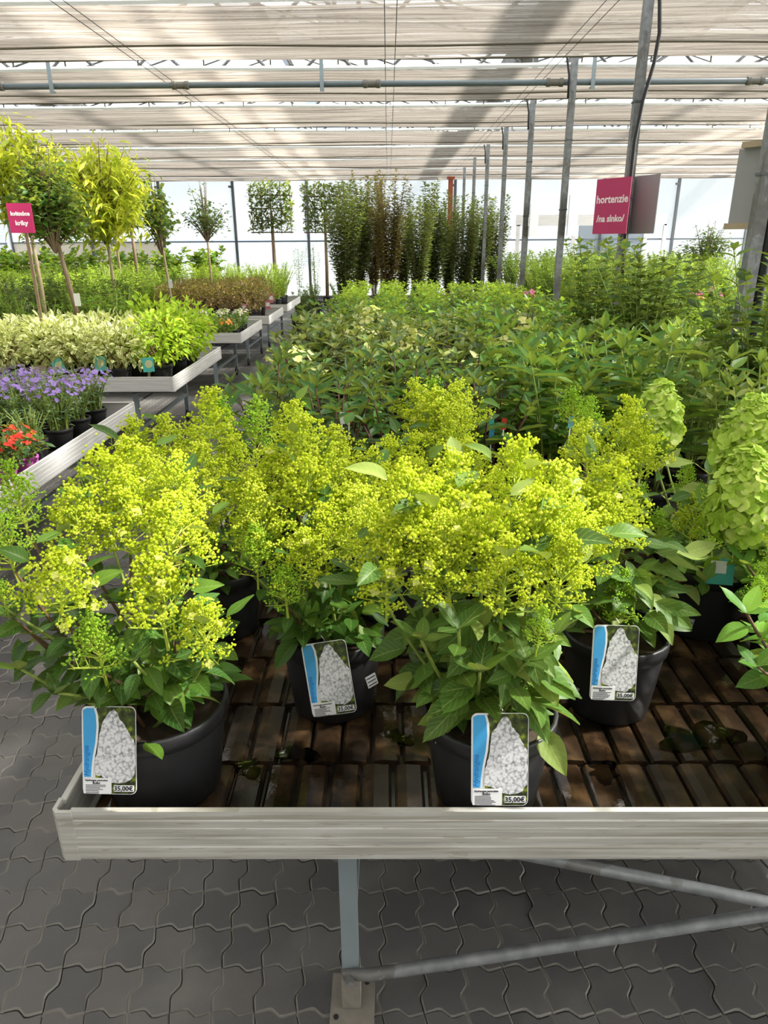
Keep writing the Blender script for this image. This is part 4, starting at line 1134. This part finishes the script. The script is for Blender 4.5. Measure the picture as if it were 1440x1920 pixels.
def square_crown(seed, n, L, mat):
    c = random.Random(seed); fo = Fol(); st = MB()
    for i in range(n):
        p = np.array((c.uniform(-1, 1), c.uniform(-.3, .3), c.uniform(0, 1.85) + abs(c.gauss(0, .12))))
        fo.leaf('far', p, dirv(c.uniform(0, 6.3), c.uniform(-.4, 1.2)), L * c.uniform(.6, 1.2), (c.gauss(0, .4), c.gauss(0, .4), 1), c.uniform(-.6, .6))
    for z in (.05, .5, 1.0, 1.5): st.tube([(-1, 0, z), (1, 0, z)], .025, 4, False)
    for x in (-.9, -.45, 0, .45, .9): st.tube([(x, 0, 0), (x, 0, 1.9)], .02, 4, False)
    return fo.bake('crown', mat), st.mesh('branches', 'bark')
tree('leafy standard tree with dark green crown and tag on its thin trunk', 150, 6.08, ZT, 300, 470, 74, branch_crown(1, 46, 56, .21, 'leaf_bush', 'far', shoots=9), 'bark', .022, -.14, tagc=True)
tree('yellow leaved tree with drooping foliage behind the dark crowned tree', 78, 6.78, ZT, 222, 440, 90, branch_crown(2, 34, 85, .26, 'leaf_yellow', 'far_slim', droop=.6), 'bark_pale', .02)
tree('wide yellow green tree with drooping leaflets in the left rows', 215, 8.6, ZT, 250, 455, 98, branch_crown(3, 44, 85, .23, 'leaf_yellow', 'far_slim', droop=.6), 'bark_pale', .02)
tree('narrow green standard tree with a round white tag on its trunk', 322, 9.22, ZT, 340, 475, 44, branch_crown(4, 22, 34, .27, 'leaf_bush', 'far', shoots=5), 'bark_pale', .018, -.06, tagc=True)
tree('thin standard tree with a small airy grey green crown', 398, 10.6, ZT, 358, 452, 42, branch_crown(5, 26, 30, .20, 'leaf_shade', 'far', shoots=9), 'bark_pale', .016)
tree('yellow tree crown farther left near the far wall', 262, 12.5, ZT, 280, 440, 50, branch_crown(6, 26, 60, .22, 'leaf_yellow', 'far_slim', droop=.5), 'bark', .03)
tree('square clipped espalier tree with a leafy stem near the far wall', 518, 19.0, 0, 342, 438, 40, square_crown(7, 1500, .20, 'leaf_hedge'), 'bark', .05)
tree('square clipped espalier tree on a bare thin trunk near the far wall', 614, 20.0, 0, 345, 438, 40, square_crown(8, 1500, .20, 'leaf_hedge'), 'bark', .045)
tree('dark bushy tree beyond the benches on the right', 1310, 13.5, ZT, 432, 520, 52, branch_crown(9, 30, 50, .18, 'leaf_shade', 'far', shoots=8), 'bark', .03)
# bigleaf shrubs and the rest of the left rows
for q_, r_ in ((atY(39, 409, 5.66), .02), (atY(66, 700, 5.43), .075), (atY(213, 425, 12.0), .03)): OCC.append((q_.x, q_.y, r_))   # stakes and box set up further down
lr = random.Random(88)
def rowfill(x0, x1, y0, y1, dx, dy, kinds, lab, grp, s=(.9, 1.1), z=ZT, potr=.09, poth=.16, blossom=None, name='potted_shrub', sz=None):
    yy = y0
    while yy <= y1 + 1e-6:
        xx = x1 - lr.uniform(0, dx * .3)
        while xx >= x0:
            k = lr.choice(kinds); far_plant(k, xx, yy + lr.uniform(-.03, .03), z, lab, grp, lr, lr.uniform(*s), potr, poth, blossom=lr.choice(blossom) if blossom else None, name=name)
            xx -= dx
        yy += dy
# bench 2: white variegated front, lime at the aisle end, green behind
rowfill(-3.05, -2.05, 5.50, 5.50, .30, .3, ['varieg'], 'cream and green variegated shrub at the front of the second left bench', 'variegated shrubs', (.95, 1.1))
rowfill(-3.05, -2.05, 5.80, 5.80, .30, .3, ['varieg'], 'cream and green variegated shrub at the front of the second left bench', 'variegated shrubs', (1.0, 1.15))
rowfill(-4.6, -3.25, 5.50, 5.90, .32, .36, ['whorl', 'varieg'], 'dusty green small leaved shrub left of the variegated shrubs', 'dusty green shrubs', (.85, 1))
for (x, y) in [(-1.80, 5.62), (-1.78, 5.98), (-2.05, 6.30), (-1.70, 6.16)]:
    far_plant('spirea', x, y, ZT, 'lime green shrub spilling over the aisle end of the second left bench', 'lime shrubs by the aisle', lr, lr.uniform(1.05, 1.2), .09, .16)
rowfill(-4.9, -2.3, 6.15, 6.75, .34, .32, ['whorl', 'shrub_mid'], 'upright green shrub with whorled leaves behind the variegated shrubs', 'whorled shrubs', (.9, 1.15))
# bench 3
wht = [blossoms(31, 40, .10, .13, .014, 'petal_white', npet=5)]; org = [blossoms(33, 16, .09, .12, .024, 'petal_orange', npet=5)]; prp = [blossoms(35, 85, .15, .21, .0145, 'petal_purple', npet=5), blossoms(36, 75, .15, .20, .0145, 'petal_purple', npet=5)]
redb = [blossoms(37, 26, .07, .10, .018, 'petal_red', npet=5)]; pnk = [blossoms(38, 3, .06, .30, .03, 'petal_pink', npet=7)]
rowfill(-2.75, -1.8, 8.22, 8.22, .22, .2, ['small', 'smalldark'], 'small orange flowered plant on the third left bench', 'orange flowered pots', (.9, 1.1), potr=.07, poth=.10, blossom=org, name='flowering_pot_plant')
rowfill(-2.85, -1.8, 8.45, 8.65, .22, .2, ['smalldark', 'small'], 'small leafy bedding plant on the third left bench', 'bedding plants', (.9, 1.1), potr=.07, poth=.10, name='bedding_plant')
rowfill(-2.75, -1.8, 8.90, 9.2, .23, .22, ['small'], 'small white flowered plant on the third left bench', 'white flowered pots', (1.0, 1.2), potr=.07, poth=.12, blossom=wht, name='flowering_pot_plant')
rowfill(-6.2, -3.1, 8.25, 9.2, .42, .40, ['shrub_blue', 'shrub_mid', 'shrub_shade'], 'dense fine leaved green shrub on the third left bench', 'fine leaved shrubs', (.95, 1.2))
# bench 4 bronze + feathery lime
rowfill(-3.1, -1.85, 10.12, 10.85, .36, .34, ['bronze'], 'bronze brown bushy shrub on the fourth left bench', 'bronze shrubs', (1.0, 1.15))
rowfill(-6.2, -3.4, 10.15, 11.0, .45, .40, ['feather', 'shrub_bright'], 'feathery yellow green shrub left of the bronze shrubs', 'feathery shrubs', (1.0, 1.2))
rowfill(-3.2, -1.85, 11.95, 13.2, .40, .40, ['feather_lime'], 'feathery lime shrub at the aisle end of the fifth left bench', 'feathery lime shrubs', (1.05, 1.25))
rowfill(-6.2, -3.5, 12.0, 13.2, .48, .55, ['shrub_mid', 'feather'], 'green bushy shrub on the fifth left bench', 'bushy green shrubs', (1.0, 1.2))
rowfill(-8.9, -3.4, 14.1, 15.35, .78, .60, ['bigleaf'], 'big leaved dark green shrub in front of the far left wall', 'big leaved shrubs', (.85, 1.02), potr=.12, poth=.2)
rowfill(-9.7, -7.5, 8.5, 11.6, .55, .6, ['shrub_mid', 'shrub_bright', 'shrub_blue'], 'loose green shrub by the left wall', 'loose shrubs by the left wall', (1.0, 1.3))
# floor pots at the end of the aisle
for i, (x, y, k) in enumerate([(-1.75, 14.3, 'shrub_shade'), (-1.72, 15.1, 'shrub_mid'), (-1.7, 16.0, 'shrub_shade'), (-1.7, 16.9, 'shrub_mid'), (-1.75, 17.8, 'bamboo'), (-2.2, 18.3, 'bamboo'), (-1.3, 18.6, 'shrub_mid'), (-.75, 19.0, 'shrub_shade')]):
    far_plant(k, x, y, -.01, 'green plant in a black pot on the floor at the end of the aisle', 'floor pots along the aisle', lr, .95, .17, .30, name='floor_pot_plant')
# bench 1: purple flowers, silver cushions, red flowers in pink pots
for (x, y) in [(-1.82 - .215 * i, 4.28 - .25 * j) for j in range(3) for i in range(4)]:
    far_plant('lav', x, y, ZT, 'purple flowered plant in a small black pot on the first left bench', 'purple flowered pots', lr, lr.uniform(1.05, 1.25), .075, .11, blossom=lr.choice(prp), name='flowering_pot_plant')
for (x, y) in [(-1.85, 3.54), (-2.06, 3.50), (-2.0, 3.34)]:
    far_plant('lav', x, y, ZT, 'silvery green cushion plant in front of the purple flowers', 'silvery cushions', lr, lr.uniform(.75, .85), .075, .11, name='cushion_plant')
for i, (x, y) in enumerate([(-1.775, 3.30), (-1.80, 3.14), (-1.93, 3.24), (-1.95, 3.42)]):
    far_plant('smalldark', x, y, ZT, 'red flowered plant in a pink pot on the first left bench', 'red flowers in pink pots', lr, .95, .058, .09, 'pink_pot', 'flowering_pot_plant', blossom=redb[0])
# right side
rr_ = random.Random(55)
for (px, py, Y) in [(1297, 556, 5.62), (985, 552, 6.58), (1345, 548, 5.36)]:
    p = atY(px, py, Y); t = far_plant('hyd_mid', p.x, Y, ZT, 'hydrangea with one pink flower head near the posts', 'pink flowered hydrangeas', rr_, 1.0, name='potted_hydrangea')
    link('blossoms', pnk[0], t, mat=Matrix.Translation((0, 0, p.z - ZT - .30)))

for (x_, Y, _), s_, lb in zip(TALL, (.88, .88, .90), ('tall bushy green shrub in front of the post with the magenta sign', 'bushy shrub behind the tall one below the magenta sign', 'tall leafy shrub at the bench end in front of the post with blank boards')):
    far_plant('shrub_tall', x_, Y, ZT, lb, None, rr_, s_, _, .21, fixed=True)
for y in RB:
    for q in range(4):
        x = 2.45
        while x < 6.2:
            k = rr_.choice({3.0: ['shrub_bright', 'hyd_bright'], 5.2: ['hyd_bright', 'shrub_bright', 'shrub_mid'], 7.4: ['shrub_mid', 'hyd_bright'], 9.6: ['feather', 'shrub_mid'], 11.8: ['feather', 'shrub_bright'], 14.0: ['shrub_mid', 'shrub_shade']}[y])
            lab = {'shrub_bright': 'bright green bush', 'hyd_bright': 'yellow green leafy plant', 'shrub_mid': 'mid green bush', 'feather': 'feathery yellow bush', 'shrub_shade': 'dark green bush'}[k]
            far_plant(k, x + rr_.uniform(-.05, .05), y + .25 + q * .42, ZT, lab + ' on the benches right of the posts', lab + 'es right of the posts', rr_, rr_.uniform(.9, 1.15) if y < 9 else rr_.uniform(1.1, 1.5)); x += .52 if y < 8 else .75
        if y > 9 and q > 2: break
# ================================================================== SIGNS
def board(name, label, c, w, h, rz, mat, th=.006, lines=(), cat='sign', tilt=0, group=None):
    t = thing(name, label, cat, c, rz, group)
    MB().box((0, 0, 0), (w, th, h)).obj('panel', mat, t)
    for txt, z, size, x in lines:
        o = link('lettering', text_mesh(txt, size, 'sign_ink', .002), t, (x, -th / 2 - .0006, z)); o.rotation_euler = (math.pi / 2, 0, 0)
    return t
y1p = PY0 + PDY
pc = atY(1163, 387, y1p - .10)
board('plant_sign', 'magenta sign with white lettering fixed to the post with the cable', (PX - .155, y1p - .13, pc.z), .33, .40, R(-56), 'sign_red', lines=[('hortenzie', .050, .079, 0), ('/na slnko/', -.09, .068, 0)])
board('blank_sign', 'grey back of a sign fixed beside the magenta sign', (PX + .10, y1p - .10, pc.z + .01), .30, .42, R(-66), 'sign_grey')
for k, (i, nm) in enumerate([(2, 'third'), (3, 'fourth')]):
    yq = PY0 + PDY * i; q = atY([0, 0, 1065, 993][i], [0, 0, 405, 414][i], yq)
    board('blank_sign', 'grey blank sign board on a slim post of the row', (PX + .12, yq + .02, q.z), .32, .40, R(58), 'board_grey', group='grey boards on slim posts')
q = atY(1412, 345, PY0)
t = board('blank_board', 'large blank grey board on the thick weathered post', (PX + .02, PY0 + .12, q.z), .25, .36, R(-55), 'sign_grey')
MB().box((-.05, -.022, -.195), (.15, .036, .03)).obj('batten', 'wood', t); MB().box((-.02, -.022, .195), (.15, .036, .03)).obj('batten', 'wood', t)
board('blank_board', 'second grey board behind the black drainpipe of the thick post', (PX + .22, PY0 - .02, q.z), .28, .38, R(-40), 'sign_grey')
for dz_ in (-.14, .14): MB().box((-.083, -.041, dz_), (.10, .016, .03), R(60.9)).obj('bracket', 'galv', bpy.data.objects['blank_board.001'])
q = atY(39, 409, 5.66)
t = board('plant_sign', 'red sign with pale lettering at the left wall side', (q.x, 5.66, q.z), .170, .205, R(14), 'sign_red', lines=[('kvitnúce', .03, .039, 0), ('kríky', -.035, .043, 0)])
MB().box((.015, .02, (ZT - q.z) / 2), (.022, .016, q.z - ZT)).obj('stake', 'bark', t)
q = atY(213, 425, 12.0)
t = board('plant_sign', 'small pink sign board behind the yellow trees', (q.x, 12.0, q.z), .22, .24, 0, 'sign_red'); MB().box((0, .02, (ZT - q.z) / 2), (.03, .03, q.z - ZT)).obj('stake', 'bark_pale', t)

# ================================================================== PRICE TAGS
def price_tag(label, px, py, Y, wpx, rot, tiltx=-.18, s=None):
    """card about 95 x 158 mm hanging in front of a pot; px,py is its centre"""
    w, h = .096, .160
    c = atY(px, py, Y); s = wpx
    t = thing('price_tag', label, 'price tag', c); t.rotation_mode = 'XYZ'
    t.rotation_euler = (tiltx, rot, 0); t.scale = (s, s, s)
    def rr_poly(x0, x1, z0, z1, r=.010, n=4):
        pts = []
        for cx, cz, a0 in ((x1 - r, z1 - r, 0), (x0 + r, z1 - r, 90), (x0 + r, z0 + r, 180), (x1 - r, z0 + r, 270)):
            for k in range(n + 1): a = R(a0 + 90 * k / n); pts.append((cx + r * math.cos(a), cz + r * math.sin(a)))
        return pts
    MB().prism(rr_poly(-w / 2, w / 2, -h / 2, h / 2), -.0006, .0006, 'Y').obj('card', 'white_card', t)
    MB().prism(rr_poly(-w * .26, w / 2 - .001, -h / 2 + .001, h / 2 - .001), -.0011, -.0006, 'Y').obj('photo_ground', 'photobg', t)
    band = [(-w / 2 + .003, -h * .30), (-w / 2 + .003, h * .46), (-w / 2 + .010, h / 2 - .003), (-w * .27, h / 2 - .003), (-w * .235, h * .40), (-w * .225, h * .27), (-w * .25, h * .10), (-w * .30, -h * .06), (-w * .33, -h * .20), (-w * .34, -h * .30)]
    wh = [(x + (.004 if i > 2 else 0), z) for i, (x, z) in enumerate(band)]
    MB().prism(wh, -.0014, -.0011, 'Y').obj('white_edge', 'white_card', t)
    MB().prism(band, -.0018, -.0014, 'Y').obj('blue_band', 'cyan_print', t)
    c2 = random.Random(int(px)); fl_ = [(.10, .47), (.17, .43), (.20, .36), (.30, .30), (.34, .24), (.40, .17), (.475, .10), (.485, -.10), (.47, -.26), (.40, -.33), (.25, -.37), (.05, -.36), (-.10, -.30), (-.27, -.27), (-.26, -.10), (-.20, .02), (-.18, .14), (-.14, .28), (-.04, .38), (.03, .45)]
    pts = []
    for i in range(len(fl_)):
        a, b = fl_[i], fl_[(i + 1) % len(fl_)]
        for u in (0, .33, .66): pts.append(((a[0] + (b[0] - a[0]) * u + c2.uniform(-.012, .012)) * w, (a[1] + (b[1] - a[1]) * u + c2.uniform(-.008, .008)) * h))
    MB().prism(pts, -.0022, -.0018, 'Y').obj('flower_photo', 'photo', t)
    st = MB().prism(rr_poly(-w / 2 + .002, .004, -h / 2 + .002, -h * .31, .002, 2), -.0028, -.0022, 'Y').obj('name_sticker', 'white_card', t)
    def put(parent, txt, x, z, size, mat='ink', bold=.0, ry=0, shear=0, y=-.0031):
        o = link('lettering', text_mesh(txt, size, mat, bold, shear=shear), parent, (x, y, z)); o.rotation_euler = (math.pi / 2, ry, 0); return o
    put(st, 'Hydrangea paniculata', -w * .235, -h * .335, .0047, bold=.00012); put(st, 'Bobo', -w * .235, -h * .366, .0062, bold=.0002)
    ln = MB()
    for k in range(7):
        L = c2.uniform(.022, .040); ln.box((-w / 2 + .006 + L / 2, -.0029, -h * .390 - k * .0026), (L, .0003, .0011))
    ln.obj('small_print', 'ink', st)
    ps = MB().prism(rr_poly(.008, w / 2 - .004, -h * .475 + .002, -h * .39, .0015, 2), -.0028, -.0022, 'Y').obj('price_sticker', 'white_card', t)
    put(ps, '35,00€', .0255, -h * .428, .0118, bold=.0003)
    put(t, 'Hydrangea', -w * .415, -h * .12, .013, 'print_blue', .0001, -math.pi / 2, .3, -.0021)
    MB().tube([(.0, .0, h / 2 - .004), (.004, -.004, h / 2 + .006), (-.002, .0, h / 2 + .014)], .0009, 5).obj('clip', 'alu_clean', t)
    return t
price_tag('price tag with white flower photo on the corner pot', 205, 1407, 1.012, 1.0, R(1), -.30)
price_tag('price tag with white flower photo on the pot of speckled leaves', 937, 1424, .995, 1.04, R(0), -.30)
price_tag('tilted price tag with white flower photo on the middle pot', 617, 1272, 1.292, 1.02, R(-9), -.28)
price_tag('price tag with white flower photo on the brown rimmed pot', 1152, 1243, 1.280, 1.02, R(2), -.28)
# small stickers on pots
def sticker(label, px, py, Y, w, h, rot, rz, lines, txt=None):
    c = atY(px, py, Y); t = thing('pot_sticker', label, 'sticker', c); t.rotation_euler = (-.1, rot, rz)
    MB().box((0, 0, 0), (w, .001, h)).obj('label', 'board_grey', t)
    if txt: o = link('lettering', text_mesh(txt, h * .62, 'ink', .0004), t, (0, -.0009, 0)); o.rotation_euler = (math.pi / 2, 0, 0)
    else:
        l = MB()
        for k in range(lines): l.box((0, -.0008, h * (.3 - .6 * k / max(1, lines - 1))), (w * .8, .0004, h * .08))
        l.obj('small_print', 'ink', t)
    return t
sticker('small white sticker reading Cherry on a dark pot', 1285, 1166, 1.665, .046, .022, R(12), 0, 0, 'Cherry')
sticker('small beige sticker on the side of the middle pot', 697, 1276, 1.345, .026, .030, R(-14), R(30), 3)
sticker('grey paper sticker beside the brown rimmed pot', 1070, 1292, 1.315, .034, .018, R(15), R(-20), 2)
# green care tag deep in the right hand plants
c = atY(1350, 1072, 1.60); t = thing('care_tag', 'teal green care tag with white label among right hand leaves', 'tag', c); t.rotation_euler = (-.2, 0, R(-10))
MB().box((0, 0, 0), (.066, .0015, .066)).obj('card', 'teal_print', t); MB().box((-.005, -.0012, .012), (.038, .0008, .032)).obj('label', 'white_card', t)
MB().lathe([(0, -.0004), (.022, -.0004), (.022, .0004), (0, .0004)], 16).obj('emblem', 'leaf_lime', t, (-.018, -.0011, .015)).rotation_euler = (math.pi / 2, 0, 0)
# teal tags on the variegated shrubs
for px, py, rot in ((110, 687, 28), (188, 682, 5), (278, 684, 4)):
    c = atY(px, py, 5.32); t = thing('plant_tag', 'teal picture tag hanging on a variegated shrub pot', 'tag', c, 0, 'teal tags'); t.rotation_euler = (-.2, R(-rot), 0)
    MB().box((0, 0, 0), (.085, .002, .105)).obj('card', 'teal_print', t); MB().lathe([(0, -.001), (.03, -.001), (.03, .001), (0, .001)], 10).obj('picture', 'leaf_varieg', t, (.004, -.0016, .005)).rotation_euler = (math.pi / 2, 0, 0)
c = atY(66, 700, 5.36); t = thing('paper_bag', 'small brown card box at the front of the second left bench', 'box', (c.x, 5.43, ZT), R(20)); MB().box((0, 0, .09), (.11, .08, .18)).obj('body', 'wood', t); MB().box((0, -.0405, .10), (.07, .002, .08)).obj('print', 'panel_beige', t)
for px, py, Y in ((458, 578, 10.05), (502, 572, 10.1), (508, 560, 10.15)):
    c = atY(px, py, Y); t = thing('plant_tag', 'small pinkish picture tag at the bronze shrubs', 'tag', c, 0, 'pink tags'); MB().box((0, 0, 0), (.07, .002, .11)).obj('card', 'petal_pink', t); MB().box((0, -.002, .01), (.05, .001, .05)).obj('print', 'white_card', t)

for px, py, Y, mt, lb in ((655, 782, 2.22, 'petal_red', 'small red plant tag among the red stems'), (642, 784, 2.24, 'white_card', 'small white plant tag beside the red one'), (922, 786, 2.28, 'teal_print', 'small teal tag below the large leaved plants'), (922, 812, 2.26, 'cyan_print', 'small pale blue tag below the large leaved plants'),
                          (945, 795, 2.3, 'petal_red', 'small red tag below the large leaved plants'), (1070, 792, 2.3, 'cyan_print', 'small blue tag right of the large leaved plants')):
    c = atY(px, py, Y); t = thing('plant_tag', lb, 'tag', c); t.rotation_euler = (-.1, R(4), R(10))
    MB().box((0, 0, 0), (.017, .0015, .038)).obj('card', mt, t); MB().box((0, 0, -.045), (.004, .0015, .055)).obj('spike', 'white_card', t)
